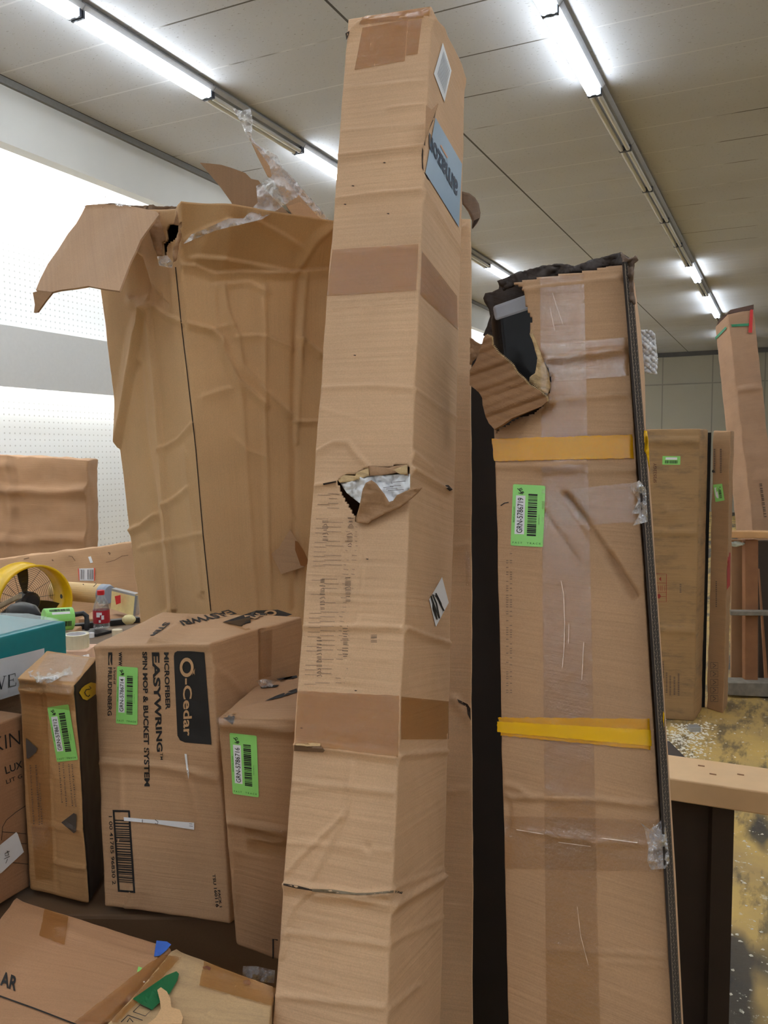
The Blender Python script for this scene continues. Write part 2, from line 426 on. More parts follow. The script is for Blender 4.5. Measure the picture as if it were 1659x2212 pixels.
def green_label(body, q, number, face=0, landscape=False, small=False):
    """q = tl, tr, br, bl in photo pixels; text runs up the label"""
    tl, tr, br, bl = q; H = hom([bl, br, tr, tl])
    r_ = 0.05; w_, h_ = 1.0, 2.0; out = []
    for cx, cy, a0 in ((w_ - r_, r_, -90), (w_ - r_, h_ - r_, 0), (r_, h_ - r_, 90), (r_, r_, 180)):
        for k in range(4):
            a = math.radians(a0 + 30 * k); out.append(H((cx + r_ * math.cos(a)) / w_, (cy + r_ * math.sin(a)) / h_))
    lab = polys('barcode_label', body, [out], M_GREEN, off=0.0012, cut=20, face=face)
    lab['label'] = 'green sticker with barcode and number'
    def R(u0, v0, u1, v1): return [H(u0, v0), H(u1, v0), H(u1, v1), H(u0, v1)]
    if landscape:
        polys('number_strip', body, [R(.18, .58, .82, .85)], M_WHITE, lab, 0.002, 20, face)
        bars = []
        x = .14
        rr = random.Random(number)
        while x < .84:
            ww = rr.choice((.012, .02, .032)); bars.append(R(x, .14, x + ww, .5)); x += ww + rr.choice((.012, .02))
        polys('barcode', body, bars, M_BLACKPRINT, lab, 0.002, 20, face); return lab
    polys('number_strip', body, [R(.11, .19, .40, .82)], M_WHITE, lab, 0.0016, 20, face)
    if number:
        text('number_print', body, number, [H(.35, .21), H(.35, .78), H(.17, .78), H(.17, .21)], M_BLACKPRINT, lab, 0.005, 0.0022, 20, face)
    rr = random.Random(number or 'x'); bars = []; v = .17
    while v < .84:
        t = rr.choice((.008, .013, .02, .028)); bars.append(R(.49, v, .77, v + t)); v += t + rr.choice((.007, .012, .016))
    polys('barcode', body, bars, M_BLACKPRINT, lab, 0.0017, 20, face)
    if not small:
        bm = text_bm('FAST  TRACK', [H(.06, .035), H(.94, .035), H(.94, .065), H(.06, .065)], None, 0.0, 1.5)
        text_bm('BIDFTA.COM', [H(.09, .38), H(.09, .63), H(.045, .63), H(.045, .38)], bm)
        text_bm(number.replace('-', ''), [H(.86, .36), H(.86, .52), H(.83, .52), H(.83, .36)], bm)
        lay('small_print', body, bm, plain('green_ink', (50, 105, 50), 0.6), lab, 0.0017, 20, face)
        gl = strokes(([H(.14, .93), H(.22, .905), H(.30, .915), H(.27, .94), H(.20, .925)], 1.6), ([H(.20, .905), H(.26, .875), H(.33, .885)], 1.6),
                     ([H(.33, .885), H(.35, .87), H(.24, .862)], 1.5), ([H(.18, .86), H(.30, .848), H(.33, .856)], 1.5))
        polys('logo_mark', body, gl, M_BLACKPRINT, lab, 0.0017, 20, face)
    return lab
def barcode_bars(H, rng, u0, u1, v0, v1, wmin=.006, wmax=.02):
    out = []; v = v0
    while v < v1:
        t = rng.uniform(wmin, wmax); out.append([H(u0, v), H(u1, v), H(u1, v + t), H(u0, v + t)]); v += t + rng.uniform(wmin, wmax)
    return out
def patch(name, outline, depth, mat, parent, thick=0.003, curl=None, st=7.0, jit=0.0, origin=None):
    """a torn piece of board or film: pixel outline, depth(x, y) in metres from the lens plane"""
    bm = bmesh.new()
    vs = [bm.verts.new((x, y, 0)) for x, y in outline]; es = [bm.edges.new((vs[i], vs[(i + 1) % len(vs)])) for i in range(len(vs))]
    bmesh.ops.triangle_fill(bm, edges=es, use_beauty=True)
    for _ in range(5):
        le = [e for e in bm.edges if e.calc_length() > st]
        if not le: break
        bmesh.ops.subdivide_edges(bm, edges=le, cuts=1); bmesh.ops.triangulate(bm, faces=bm.faces[:])
        bmesh.ops.beautify_fill(bm, faces=bm.faces[:], edges=bm.edges[:])
    bm.verts.index_update(); V = []; uv = []
    for v in bm.verts:
        x, y = v.co.x, v.co.y; d = depth(x, y)
        if jit: d += jit * noise.noise((x * .05, y * .05, 1.7)) + jit * .5 * noise.noise((x * .14, y * .14, 5.1))
        V.append(P(x, y, d)); uv.append((x * d / FPX, -y * d / FPX))
    F = [[v.index for v in f.verts] for f in bm.faces]; bm.free()
    o = mesh_obj(name, V, F, mat, parent, uv=uv, smooth=bool(jit), origin=origin)
    if thick: solid(o, thick, 0)
    return o

# ------------------------------------------------------------------ the room
CEIL = 4.29; WL = -5.14; WR = 9.0; YF = 23.9; YB = -9.5
def struct(name, lo, hi, mat, **k):
    o = MB().box(lo, hi).make(name, mat, origin=((lo[0] + hi[0]) / 2, (lo[1] + hi[1]) / 2, lo[2])); o['kind'] = 'structure'; return o

# floor: worn yellow boards with dark scuffs and white specks
m, nt, bs = nodes('worn_yellow_floor'); MATS[m.name] = m
ob = mapped(nt, 'Object', (1, 1, 1))
c = mixc(nt, lin((208, 172, 96)), lin((176, 146, 92)), ramp(nt, noise_n(nt, ob, 3.2, 5), [(.35, g(0)), (.65, g(1))]))
c = mixc(nt, c, lin((74, 66, 54)), ramp(nt, noise_n(nt, mapped(nt, 'Object', (5.0, 1.3, 1)), 2.2, 7, .7), [(.50, g(0)), (.62, g(.75))]))
c = mixc(nt, c, lin((52, 50, 50)), ramp(nt, noise_n(nt, mapped(nt, 'Object', (1, 0.35, 1)), 1.5, 4, .6), [(.53, g(0)), (.58, g(.9))]))
c = mixc(nt, c, lin((215, 208, 190)), ramp(nt, noise_n(nt, ob, 26, 5, .7), [(.62, g(0)), (.68, g(.8))]))
nt.links.new(c, bs.inputs['Base Color']); bs.inputs['Roughness'].default_value = .6
nt.links.new(bump(nt, noise_n(nt, ob, 30, 5), .4, .01), bs.inputs['Normal'])
struct('floor', (-5.9, YB, -0.1), (WR, YF, 0), m)

# ceiling: lay-in tiles, 61 cm across lines, dark joints lengthways
m, nt, bs = nodes('ceiling_tiles'); MATS[m.name] = m
tc = nt.nodes.new('ShaderNodeTexCoord'); sx = nt.nodes.new('ShaderNodeSeparateXYZ'); nt.links.new(tc.outputs['Object'], sx.inputs[0])
def line_mask(sock, off, period, width):
    a = nt.nodes.new('ShaderNodeMath'); a.operation = 'SUBTRACT'; nt.links.new(sock, a.inputs[0]); a.inputs[1].default_value = off - period / 2
    b = nt.nodes.new('ShaderNodeMath'); b.operation = 'PINGPONG'; nt.links.new(a.outputs[0], b.inputs[0]); b.inputs[1].default_value = period / 2
    c_ = nt.nodes.new('ShaderNodeMath'); c_.operation = 'GREATER_THAN'; nt.links.new(b.outputs[0], c_.inputs[0]); c_.inputs[1].default_value = period / 2 - width / 2
    return c_.outputs[0]
ob = mapped(nt, 'Object', (1, 1, 1))
c = mixc(nt, lin((202, 204, 208)), lin((188, 186, 184)), ramp(nt, noise_n(nt, mapped(nt, 'Object', (.3, 1.0, 1)), .5, 3), [(.35, g(0)), (.75, g(1))]))
c = mixc(nt, c, lin((150, 138, 114)), ramp(nt, noise_n(nt, mapped(nt, 'Object', (.8, 1.6, 1)), .6, 5, .6), [(.64, g(0)), (.74, g(.4))]))
spk = ramp(nt, noise_n(nt, mapped(nt, 'Object', (1, 2.4, 1)), 34, 3, .6), [(.30, g(.0)), (.37, g(1))])
c = mixc(nt, lin((140, 136, 130)), c, spk)
lnc = mixc(nt, lin((214, 214, 214)), lin((100, 94, 86)), ramp(nt, noise_n(nt, mapped(nt, 'Object', (.5, .25, 1)), 1.3, 3), [(.56, g(0)), (.60, g(1))]))
c = mixc(nt, c, lnc, line_mask(sx.outputs[1], 4.37 + 3.0, .615, .014))
c = mixc(nt, c, lin((84, 80, 74)), line_mask(sx.outputs[0], -2.56 - 1.55, 2.55, .018))
nt.links.new(c, bs.inputs['Base Color']); bs.inputs['Roughness'].default_value = .85
nt.links.new(bump(nt, spk, .35, .004), bs.inputs['Normal'])
co = MB().box((-5.9, YB, 0), (WR, YF, .1)).make('ceiling', m, origin=(1.55, 0, 0)); co.location = (1.55, 0, CEIL)
co['kind'] = 'structure'
# (object x = world x - 1.55, object y = world y)

m, nt, bs = nodes('painted_wall_panels'); MATS[m.name] = m
tc = nt.nodes.new('ShaderNodeTexCoord'); sx = nt.nodes.new('ShaderNodeSeparateXYZ'); nt.links.new(tc.outputs['Object'], sx.inputs[0])
c = mixc(nt, lin((176, 171, 156)), lin((166, 160, 142)), noise_n(nt, mapped(nt, 'Object', (1, 1, 1)), .8))
c = mixc(nt, c, lin((140, 136, 124)), line_mask(sx.outputs[0], 0.33, 1.27, .03))
nt.links.new(c, bs.inputs['Base Color']); bs.inputs['Roughness'].default_value = .7
struct('wall_far', (-5.9, YF, 0), (WR, YF + .15, CEIL), m)
tr = MB().box((-5.9, YF - .04, CEIL - .12), (WR, YF - .005, CEIL)).make('trim_1', plain('dark_wall_trim', (92, 90, 88))); tr['kind'] = 'structure'
tr = MB().box((-5.1, YF - .03, 3.42), (WR, YF - .002, 3.45)).make('trim_2', plain('wall_joint_strip', (140, 136, 122))); tr['kind'] = 'structure'
M_WALL = plain('matt_wall_paint', (205, 203, 198), .75, vary=.03, nscale=3)
struct('wall_right', (WR, YB, 0), (WR + .15, YF, CEIL), M_WALL)
struct('wall_back', (-5.9, YB - .15, 0), (WR, YB, CEIL), M_WALL)
struct('wall_bulkhead', (WL - .12, YB, 3.84), (WL, YF, CEIL), plain('bulkhead_paint', (208, 206, 200), .7, vary=.02, nscale=3))
tr = MB().box((WL, YB, CEIL - .05), (WL + .03, YF, CEIL - .001)).make('trim_3', plain('grey_ceiling_trim', (120, 118, 114))); tr['kind'] = 'structure'
# recessed left wall: white pegboard with a lit cove and a valance
m, nt, bs = nodes('white_pegboard'); MATS[m.name] = m
tc = nt.nodes.new('ShaderNodeTexCoord'); sx = nt.nodes.new('ShaderNodeSeparateXYZ'); nt.links.new(tc.outputs['Object'], sx.inputs[0])
my = line_mask(sx.outputs[1], 0, .0508, .012); mz = line_mask(sx.outputs[2], 0, .0508, .012)
ml = nt.nodes.new('ShaderNodeMath'); ml.operation = 'MULTIPLY'; nt.links.new(my, ml.inputs[0]); nt.links.new(mz, ml.inputs[1])
c = mixc(nt, lin((236, 238, 236)), lin((196, 196, 192)), ml.outputs[0])
nt.links.new(c, bs.inputs['Base Color']); bs.inputs['Roughness'].default_value = .5
struct('wall_left', (-5.9, YB, 0), (-5.75, YF, CEIL), m)
tr = MB().box((-5.50, YB, 2.13), (-5.47, YF, 2.60)).box((-5.75, YB, 2.585), (-5.50, YF, 2.60)).make('trim_4', plain('valance_board', (214, 214, 212), .6, vary=.02)); tr['kind'] = 'structure'

# ------------------------------------------------------------------ ceiling lights
M_TUBE = glow('lit_tube_glass', (0.84, 0.92, 1.0, 1), TUBE_POWER)
M_TUBE_OFF = plain('unlit_tube_glass', (225, 225, 222), .25, vary=.02)
M_FIX = plain('light_fixture_metal', (186, 188, 192), .35, .3, vary=.05)
M_FIXD = plain('fixture_socket', (70, 74, 84), .5)
FIXL = 1.25
def fixture_src(lit):
    t = thing('strip_light', 'x', 'light', (0, 0, CEIL - .1))
    b = MB(); h = FIXL / 2 - .004; z1 = CEIL; z0 = CEIL - .05
    b.hexa([(-.055, -h, z0), (.055, -h, z0), (.055, h, z0), (-.055, h, z0), (-.055, -h, z1), (.055, -h, z1), (.055, h, z1), (-.055, h, z1)])
    b.make('housing', M_FIX, t, bevel=.003)
    r_ = MB()
    for sg in (-1, 1):
        r_.hexa([(sg * .055, -h, z0 - .002), (sg * .075, -h, z0 + .02), (sg * .075, h, z0 + .02), (sg * .055, h, z0 - .002), (sg * .055, -h, z0 + .002), (sg * .077, -h, z0 + .024), (sg * .077, h, z0 + .024), (sg * .055, h, z0 + .002)])
    r_.make('reflector', M_FIX, t)
    for x in (-.028, .028):
        MB().tube([(x, -h + .02, z0 - .032), (x, h - .02, z0 - .032)], .019, 10).make('fluorescent_tube', M_TUBE if lit else M_TUBE_OFF, t, smooth=False)
    for sg in (-1, 1): MB().obox((0, sg * (h - .010), z0 - .022), (.05, 0, 0), (0, .008, 0), (0, 0, .024)).make('socket', M_FIXD, t)
    return t
def copy_tree(o, loc):
    c_ = o.copy(); COL.objects.link(c_); c_.location = loc
    for ch in o.children:
        k = ch.copy(); COL.objects.link(k); k.parent = c_
    return c_
SRC = {True: fixture_src(True), False: fixture_src(False)}; used = {True: False, False: False}
ROWS = [(-3.91, 3.85, {-9: 1, -8: 1, -7: 1, -6: 1, -5: 1, -2: 1, -1: 1, 0: 1, 2: 1, 6: 1, 9: 1, 12: 1}),
        (-1.36, 5.07, {-11: 1, -9: 1, -8: 1, -6: 1, -5: 1, -3: 1, -1: 1, 0: 1, 6: 1, 8: 1, 9: 1, 12: 1}),
        (1.19, 5.07, {-10: 1, -8: 1, -7: 1, -5: 1, -4: 1, -2: 1, 0: 1, 3: 1, 6: 1, 9: 1}),
        (3.74, 5.07, {-10: 1, -7: 1, -5: 1, -3: 1, -1: 1, 2: 1, 5: 1, 8: 1}),
        (6.29, 5.07, {-9: 1, -6: 1, -3: 1, 0: 1, 3: 1, 7: 1})]
for ri, (X, Y0, lit) in enumerate(ROWS):
    for k in range(-11, 16):
        y = Y0 + FIXL * k + FIXL / 2
        if y < YB + .7 or y > YF - .7: continue
        on = bool(lit.get(k))
        if not on and (ri >= 2 or k < 0): continue
        loc = (X, y, CEIL - .1)
        if not used[on]: t = SRC[on]; t.location = loc; used[on] = True
        else: t = copy_tree(SRC[on], loc)
        side = ('row nearest the left wall', 'middle row')[ri] if ri < 2 else 'rows out to the right'
        st_ = 'lit' if on else 'unlit'
        if ri == 0 and k == 0: lb = 'large lit fluorescent strip light at the top left of the ceiling'
        elif ri == 0 and k == -1: lb = 'lit strip light cut off by the top left edge of the photo'
        elif ri == 0 and k == 2: lb = 'lit strip light shining beside the tall leaning carton, left row'
        elif ri == 0 and k == 6: lb = 'lit strip light just above the torn carton top, left row'
        elif ri == 1 and k == 0: lb = 'large bright strip light at the top right of the ceiling'
        elif ri == 1 and k == 6: lb = 'small distant lit strip light, upper of the three far ones in the right row'
        elif ri == 1 and k == 8: lb = 'distant lit strip light above the far leaning carton, nearer half of the pair'
        elif ri == 1 and k == 9: lb = 'distant lit strip light touching the top of the far leaning carton'
        elif k < 0 or ri >= 2: lb = 'lit fluorescent strip light overhead outside the picture'
        elif ri == 0 and k == 1: lb = 'unlit strip light between the two lit ones in the left ceiling row'
        elif ri == 1 and 1 <= k <= 5: lb = 'unlit strip light in the long dark stretch of the right ceiling row'
        elif ri == 0 and k in (3, 4, 5): lb = 'unlit strip light in the left ceiling row, beyond the tall leaning carton'
        else: lb = f'{st_} strip light far along the {side} near the far wall'
        t['label'] = lb; t['category'] = 'light'; t['group'] = 'strip lights on the ceiling: ' + lb
# cove tubes washing the recessed wall
M_COVE = glow('cove_tube_glass', (0.95, 0.97, 1.0, 1), COVE_POWER)
cv = MB()
for k in range(15):
    y0 = 0.6 + k * 1.5; cv.tube([(-5.36, y0, 4.12), (-5.36, y0 + 1.4, 4.12)], .03, 6)
o = cv.make('cove_light', M_COVE); tag(o, 'line of tubes hidden behind the bulkhead lighting the white wall', 'light')
cv = MB()
for k in range(15):
    y0 = 0.6 + k * 1.5; cv.tube([(-5.57, y0, 2.47), (-5.57, y0 + 1.4, 2.47)], .02, 6)
o = cv.make('valance_light', M_COVE); tag(o, 'line of tubes behind the valance lighting the pegboard', 'light')

# ------------------------------------------------------------------ tall leaning carton in the middle (C)
z5 = Z(700, 0, 3.95); z6 = Z(640, 880, 3.686); z4 = Z(560, 1440, 2.865)
def Pd(x, y, d): return P(x, y, d)
rt_, rb_ = P(933, 12, 1.69), P(836, 2190, 1.135)
lt_, lb_ = P(751, 40, 1.74), P(590, 2190, 1.185)
bt_, bb_ = P(1006, 168, 1.855), P(953, 2190, 1.30)
zb = 0.02
c_fr, c_fl, c_br = down(rt_, rb_, zb), down(lt_, lb_, zb), down(bt_, bb_, zb)
tallC = thing('tall_carton', 'very tall narrow carton leaning in the centre, with blue tape and a torn hole', 'cardboard box', (c_fl + c_br) / 2)
holeC = z6((325, 600), (345, 560), (400, 535), (470, 540), (485, 515), (570, 480), (585, 465), (650, 472), (730, 470), (780, 465), (880, 455), (900, 500), (890, 560), (893, 650), (880, 700), (760, 790), (600, 880), (480, 915), (470, 880), (430, 810), (390, 740), (355, 680), (340, 630))
crC = []
def z(lst, f): return f(*lst)
for pts, w_, a, kind, f in [
        (z5((110, 1335), (400, 1300), (850, 1243)), 5, .004, 'step', 0), (z5((80, 1710), (240, 1680), (620, 1630), (830, 1615)), 5, .004, 'step', 0),
        (z5((850, 1615), (1160, 2130)), 5, .003, 'step', 1), (z5((930, 170), (1060, 300), (1190, 680)), 7, .004, 'step', 1),
        (z5((200, 300), (300, 200), (560, 160), (900, 160)), 6, .004, 'step', 0), (z5((370, 120), (385, 300), (430, 560)), 4, .0022, 'ridge', 0),
        (z5((560, 920), (850, 890)), 4, .0015, 'step', 0), (z5((180, 740), (850, 690)), 4, .001, 'step', 0), (z5((170, 1110), (850, 1060)), 4, .001, 'step', 0),
        ([(692, 880), (780, 905)], 4, .001, 'step', 0),
        ([(693, 836), (800, 832), (895, 838)], 4, .0022, 'step', 0), ([(895, 838), (990, 905)], 4, .0015, 'step', 1),
        (z6((165, 350), (300, 275), (415, 270), (470, 350), (575, 470)), 5, .003, 'step', 0),
        (z6((155, 620), (230, 610), (320, 590)), 5, .004, 'step', 0),
        (z6((900, 470), (1010, 540), (1210, 650)), 5, .004, 'step', 1), (z6((930, 360), (1080, 480)), 7, .002, 'step', 1),
        (z6((50, 1740), (480, 1745), (865, 1755)), 5, .0035, 'step', 0), (z6((870, 1755), (1080, 1830), (1220, 1870)), 5, .0035, 'step', 1),
        (z6((490, 950), (545, 1200), (505, 1550), (490, 1750)), 3, .0012, 'step', 0), (z6((60, 1460), (860, 1480)), 4, .001, 'step', 0),
        (z4((230, 480), (400, 500), (860, 555)), 6, .005, 'step', 0), (z4((870, 540), (1165, 520)), 5, .003, 'step', 1),
        (z4((205, 700), (560, 730), (850, 770)), 5, .0016, 'step', 0), (z4((190, 765), (400, 740), (850, 775)), 4, .001, 'step', 0),
        (z4((580, 600), (560, 800), (530, 920), (410, 1040), (250, 1200), (180, 1290)), 5, .0025, 'step', 0),
        (z4((530, 920), (470, 1060), (400, 1200), (330, 1330)), 5, .0025, 'step', 0),
        (z4((170, 1090), (450, 1100), (820, 1140)), 5, .0013, 'step', 0),
        (z4((150, 1345), (450, 1380), (640, 1405), (830, 1390)), 8, .007, 'step', 0), (z4((830, 1470), (1020, 1360), (1140, 1290)), 7, .005, 'step', 1),
        (z4((360, 1415), (600, 1430), (830, 1480)), 7, .003, 'step', 0),
        (z4((830, 1360), (1140, 1250)), 5, .002, 'step', 1), (z4((810, 1700), (1140, 1540)), 5, .0015, 'step', 1),
        (z4((330, 1390), (230, 1480), (170, 1620), (140, 1800)), 6, .003, 'step', 0),
        (z4((170, 1640), (500, 1680), (800, 1720)), 5, .0022, 'step', 0), (z4((100, 2030), (400, 2050), (720, 2100), (790, 2100)), 5, .0025, 'step', 0),
        (z4((800, 2110), (980, 1960)), 5, .002, 'step', 1), (z4((530, 1510), (560, 1530)), 3, .001, 'ridge', 0),
        (z4((670, 1110), (675, 1130)), 6, -.004, 'ridge', 0)]:
    crC.append((f, pts, w_, a, kind))
for k in range(26):    # flute ripples
    yy = random.uniform(560, 2200); x0 = random.uniform(0, .6); x1 = x0 + random.uniform(.2, .4)
    xl = 755 - (yy - 35) * .0765; xr = 932 - (yy - 20) * .0445; sl = (yy - 1250) * .00011
    crC.append((0, [(xl + (xr - xl) * x0, yy), (xl + (xr - xl) * x1, yy + sl * 150)], 3.2, random.choice((-.0008, .0009)), 'step'))
bodyC = Carton('body', [c_fl, c_fr, c_br, c_fl + (c_br - c_fr), lt_, rt_, bt_, lt_ + (bt_ - rt_)], M_CARD_A, tallC, st=.0035, r=.0035,
               creases=crC, holes=[(0, holeC)], wob=.0018, bot=.32, bst=.06, thick=.004)
inC = lambda off: (lambda x, y: float((bodyC.planes[0][0] - CAM) @ bodyC.fn[0] + off) / float(ray(x, y) @ bodyC.fn[0]))
# note: off > 0 lies in front of the face (fn points towards the lens)
pap = patch('paper_packet', z6((350, 600), (420, 570), (530, 545), (590, 545), (700, 540), (905, 530), (905, 720), (800, 800), (560, 800), (500, 760), (400, 680)), inC(-.012), M_WHITE, None, .001, jit=.02)
tag(pap, 'crumpled white printed paper seen inside the torn hole of the tall middle carton', 'paper')
patch('torn_liner', z6((330, 575), (380, 540), (470, 545), (480, 520), (575, 480), (580, 545), (530, 560), (440, 590), (345, 600)), inC(-.0045), M_RAW, tallC, .001, jit=.004)['label'] = 'pale torn inner layer of board'
patch('torn_liner', z6((580, 470), (740, 480), (790, 465), (885, 455), (890, 545), (800, 520), (690, 540), (582, 545)), inC(-.0055), M_CARD_D, tallC, .001, jit=.004)
patch('torn_liner', z6((770, 500), (870, 460), (885, 460), (885, 530), (830, 535)), inC(-.0035), M_RAW, tallC, .001, jit=.003)
prt = [[(x0, y0), (x1, y0 - 2), (x1, y0 - 1), (x0, y0 + 1)] for x0, x1, y0 in [(849, 876, 1041), (828, 850, 1053), (834, 858, 1056), (838, 872, 1059), (842, 866, 1050)]]
class Pl:
    def __init__(s, d, th): s.d = d; s.thing = th
    def at(s, x, y, off, face=0): return P(x, y, s.d(x, y) - off)
polys('printed_lines', Pl(inC(-.005), pap), prt, M_GREYPRINT, pap, 0.0015)
def flapd(x, y):
    t = max(0.0, (1125 - .38 * (x - 770) - y) / 60.0); return inC(0)(x, y) - .003 - .022 * t
fl = patch('torn_flap', z6((475, 885), (510, 760), (530, 650), (555, 600), (600, 580), (640, 610), (700, 690), (740, 755), (770, 745), (800, 700), (870, 668), (960, 640), (1005, 637), (970, 680), (900, 740), (820, 800), (700, 850), (600, 900), (570, 925), (480, 915)), flapd, M_CARD_D, tallC, .003, jit=.003)
# tapes
sheet('brown_tape', bodyC, z5((262, 600), (690, 520), (715, 170), (330, 240)), M_BROWNTAPE, nu=14, nv=12, off=.0012)
sheet('brown_tape', bodyC, z5((700, 478), (800, 462), (838, 165), (716, 185)), M_BROWNTAPE, nu=6, nv=12, off=.0013)
sheet('brown_tape', bodyC, z5((300, 215), (900, 150), (908, 60), (330, 150)), M_BROWNTAPE, nu=14, nv=4, off=.0016)
sheet('brown_tape', bodyC, [(706, 640), (899, 628), (904, 528), (719, 540)], M_BROWNTAPE, nu=20, nv=10, off=.0012)
sheet('brown_tape', bodyC, [(898, 628), (988, 712), (986, 640), (902, 532)], M_BROWNTAPE, nu=12, nv=10, off=.0012, face=1)
sheet('brown_tape', bodyC, z4((222, 480), (862, 560), (868, 180), (242, 150)), M_BROWNTAPE, nu=26, nv=14, off=.0013, jag=.6)
sheet('brown_tape', bodyC, z4((875, 450), (1168, 448), (1168, 215), (875, 185)), M_BROWNTAPE, nu=12, nv=8, off=.0013, face=1)
bt = sheet('blue_tape', bodyC, z5((858, 1475), (1145, 1940), (1172, 1400), (945, 1005)), M_BLUETAPE, nu=14, nv=16, off=.0016, face=1)
bt['label'] = 'pale blue printed parcel tape'
# letters read upside down along the tape
text('printed_word', bodyC, 'amazon', z5((1135, 1560), (888, 1130), (888, 1260), (1125, 1690)), plain('navy_print', (52, 62, 80), .6), bt, .03, .0026, 8, 1)
polys('arrow_mark', bodyC, strokes((z5((985, 1240), (1010, 1290), (1045, 1350)), 2.2)), plain('orange_print', (222, 160, 120), .6), bt, .0026, 8, 1)
lb = sheet('paper_label', bodyC, z5((1022, 872), (1082, 605), (1008, 365), (932, 630)), M_WHITE, nu=8, nv=8, off=.0015, face=1)
lb['label'] = 'white diamond placed address label'
H = hom(z5((1022, 872), (1082, 605), (1008, 365), (932, 630)))
ls = []
for i in range(11):
    v = .16 + i * .065; ls.append([H(.12, v), H(.86, v), H(.86, v + .025), H(.12, v + .025)])
polys('label_print', bodyC, ls, plain('pale_grey_print', (150, 156, 160), .6), lb, .003, 10, 1)
lb = sheet('paper_label', bodyC, z6((1105, 1748), (1208, 1555), (1155, 1350), (1052, 1530)), M_WHITE, nu=8, nv=8, off=.0015, face=1)
lb['label'] = 'white diamond label with black scribble'
polys('marker_scribble', bodyC, strokes((z6((1062, 1500), (1085, 1580), (1110, 1690), (1080, 1600), (1072, 1530), (1100, 1610), (1130, 1680), (1105, 1560), (1075, 1490), (1110, 1510), (1165, 1620), (1140, 1560), (1100, 1480)), 3.0)), M_BLACKPRINT, lb, .0026, 10, 1)
# faded print, as rows of ghosted dashes and stretched letters
ds = []; rg = random.Random(4)
for yy in np.arange(1066, 1482, 10.2):
    xl = 752 - (yy - 40) * .0745
    for a, b in ((.17, .36), (.37, .44), (.45, .50)) if yy > 1110 else ((.17, .30),):
        if rg.random() < .8:
            x0 = xl + 220 * (a + rg.uniform(0, .03)) - 4; x1 = xl + 220 * (b - rg.uniform(0, .04)) - 4
            ds.append([(x0, yy), (x1, yy + 1), (x1, yy + 2.3), (x0, yy + 1.5)])
    if rg.random() < .7: ds.append([(xl + 12, yy + 3), (xl + 38, yy + 3.5), (xl + 38, yy + 4.6), (xl + 12, yy + 4.4)])
polys('ghosted_print', bodyC, ds, plain('ghost_print', (166, 136, 110), .8, vary=.15, nscale=200), None, .0008)
gs = []
for cx, y0, y1 in ((703, 1126, 1165), (758, 1120, 1142), (756, 1152, 1182), (697, 1252, 1320), (752, 1248, 1300), (690, 1378, 1460), (746, 1358, 1420), (808, 1372, 1390)):
    yy = y0
    while yy < y1:
        hgt = rg.uniform(3, 6); wv_ = rg.uniform(7, 13)
        k = rg.random()
        if k < .4: gs.append(([(cx - wv_ / 2, yy), (cx + wv_ / 2, yy + rg.uniform(-1, 1))], 1.4))
        elif k < .75: gs.append(([(cx - wv_ / 2, yy), (cx + wv_ / 2, yy), (cx + wv_ / 2, yy + 3), (cx - wv_ / 2, yy + 3)], 1.0))
        else: gs.append(([(cx - wv_ / 2, yy + 3), (cx + wv_ / 2 - 2, yy), (cx + wv_ / 2, yy + 4)], 1.2))
        yy += hgt + 2
    polys('faded_lettering', bodyC, strokes(*gs), M_FADEPRINT, None, .0009); gs = []
dots = []
for x, y in [(830, 352), (766, 768), (762, 402), (745, 442), (838, 462), (768, 1492), (651, 1573), (793, 1208)]:
    dots.append([(x - 3, y), (x, y - 1.5), (x + 4, y - .5), (x + 2, y + 1.5)])
polys('nick', bodyC, dots, plain('dark_nick', (70, 50, 38), .8), None, .0008, 9, 0, 1)
polys('torn_edge_shade', bodyC, [z5((185, 290), (220, 270), (215, 300), (195, 350)), z5((840, 1260), (850, 1290), (845, 1380), (852, 1465), (838, 1440), (835, 1330)), z5((855, 1240), (880, 1120), (975, 885), (945, 1010), (880, 1160), (862, 1250)),
                           z5((852, 1470), (880, 1500), (910, 1558), (880, 1530))], plain('torn_shadow_line', (60, 44, 36), .9), None, .0018, 9)  # shadow along the torn edges painted as dark slivers
patch('lifted_edge', z5((870, 900), (920, 940), (975, 885), (950, 960), (910, 1060), (870, 1180), (862, 1245), (868, 1050)), lambda x, y: inC(0)(x, y) - .006, M_CARD_D, tallC, .002)

polys('tear_line', bodyC, [z4((150, 1340), (240, 1355), (330, 1378), (330, 1388), (230, 1372), (150, 1352))], plain('tear_dark', (56, 42, 32), .9), None, .0012, 9)
polys('tear_line', bodyC, [z4((330, 1376), (450, 1378), (600, 1400), (700, 1398), (830, 1384), (890, 1392), (888, 1402), (830, 1400), (640, 1414), (480, 1405), (330, 1392))], plain('tear_grey', (128, 112, 90), .9), None, .0014, 9)
polys('tear_line', bodyC, [z4((865, 1388), (892, 1392), (885, 1406), (860, 1400))], plain('tear_dark', (56, 42, 32), .9), None, .002, 9)
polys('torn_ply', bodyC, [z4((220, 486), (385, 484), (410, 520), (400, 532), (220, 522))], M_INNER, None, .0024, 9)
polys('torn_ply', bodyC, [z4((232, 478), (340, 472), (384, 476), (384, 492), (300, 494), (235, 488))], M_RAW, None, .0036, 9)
polys('puncture', bodyC, [z6((1180, 620), (1205, 618), (1240, 655), (1215, 668), (1190, 645))], plain('tear_dark', (56, 42, 32), .9), None, .0016, 9, 1)
polys('puncture', bodyC, [z6((215, 608), (320, 588), (322, 600), (220, 622))], plain('tear_dark', (56, 42, 32), .9), None, .0016, 9, 0)
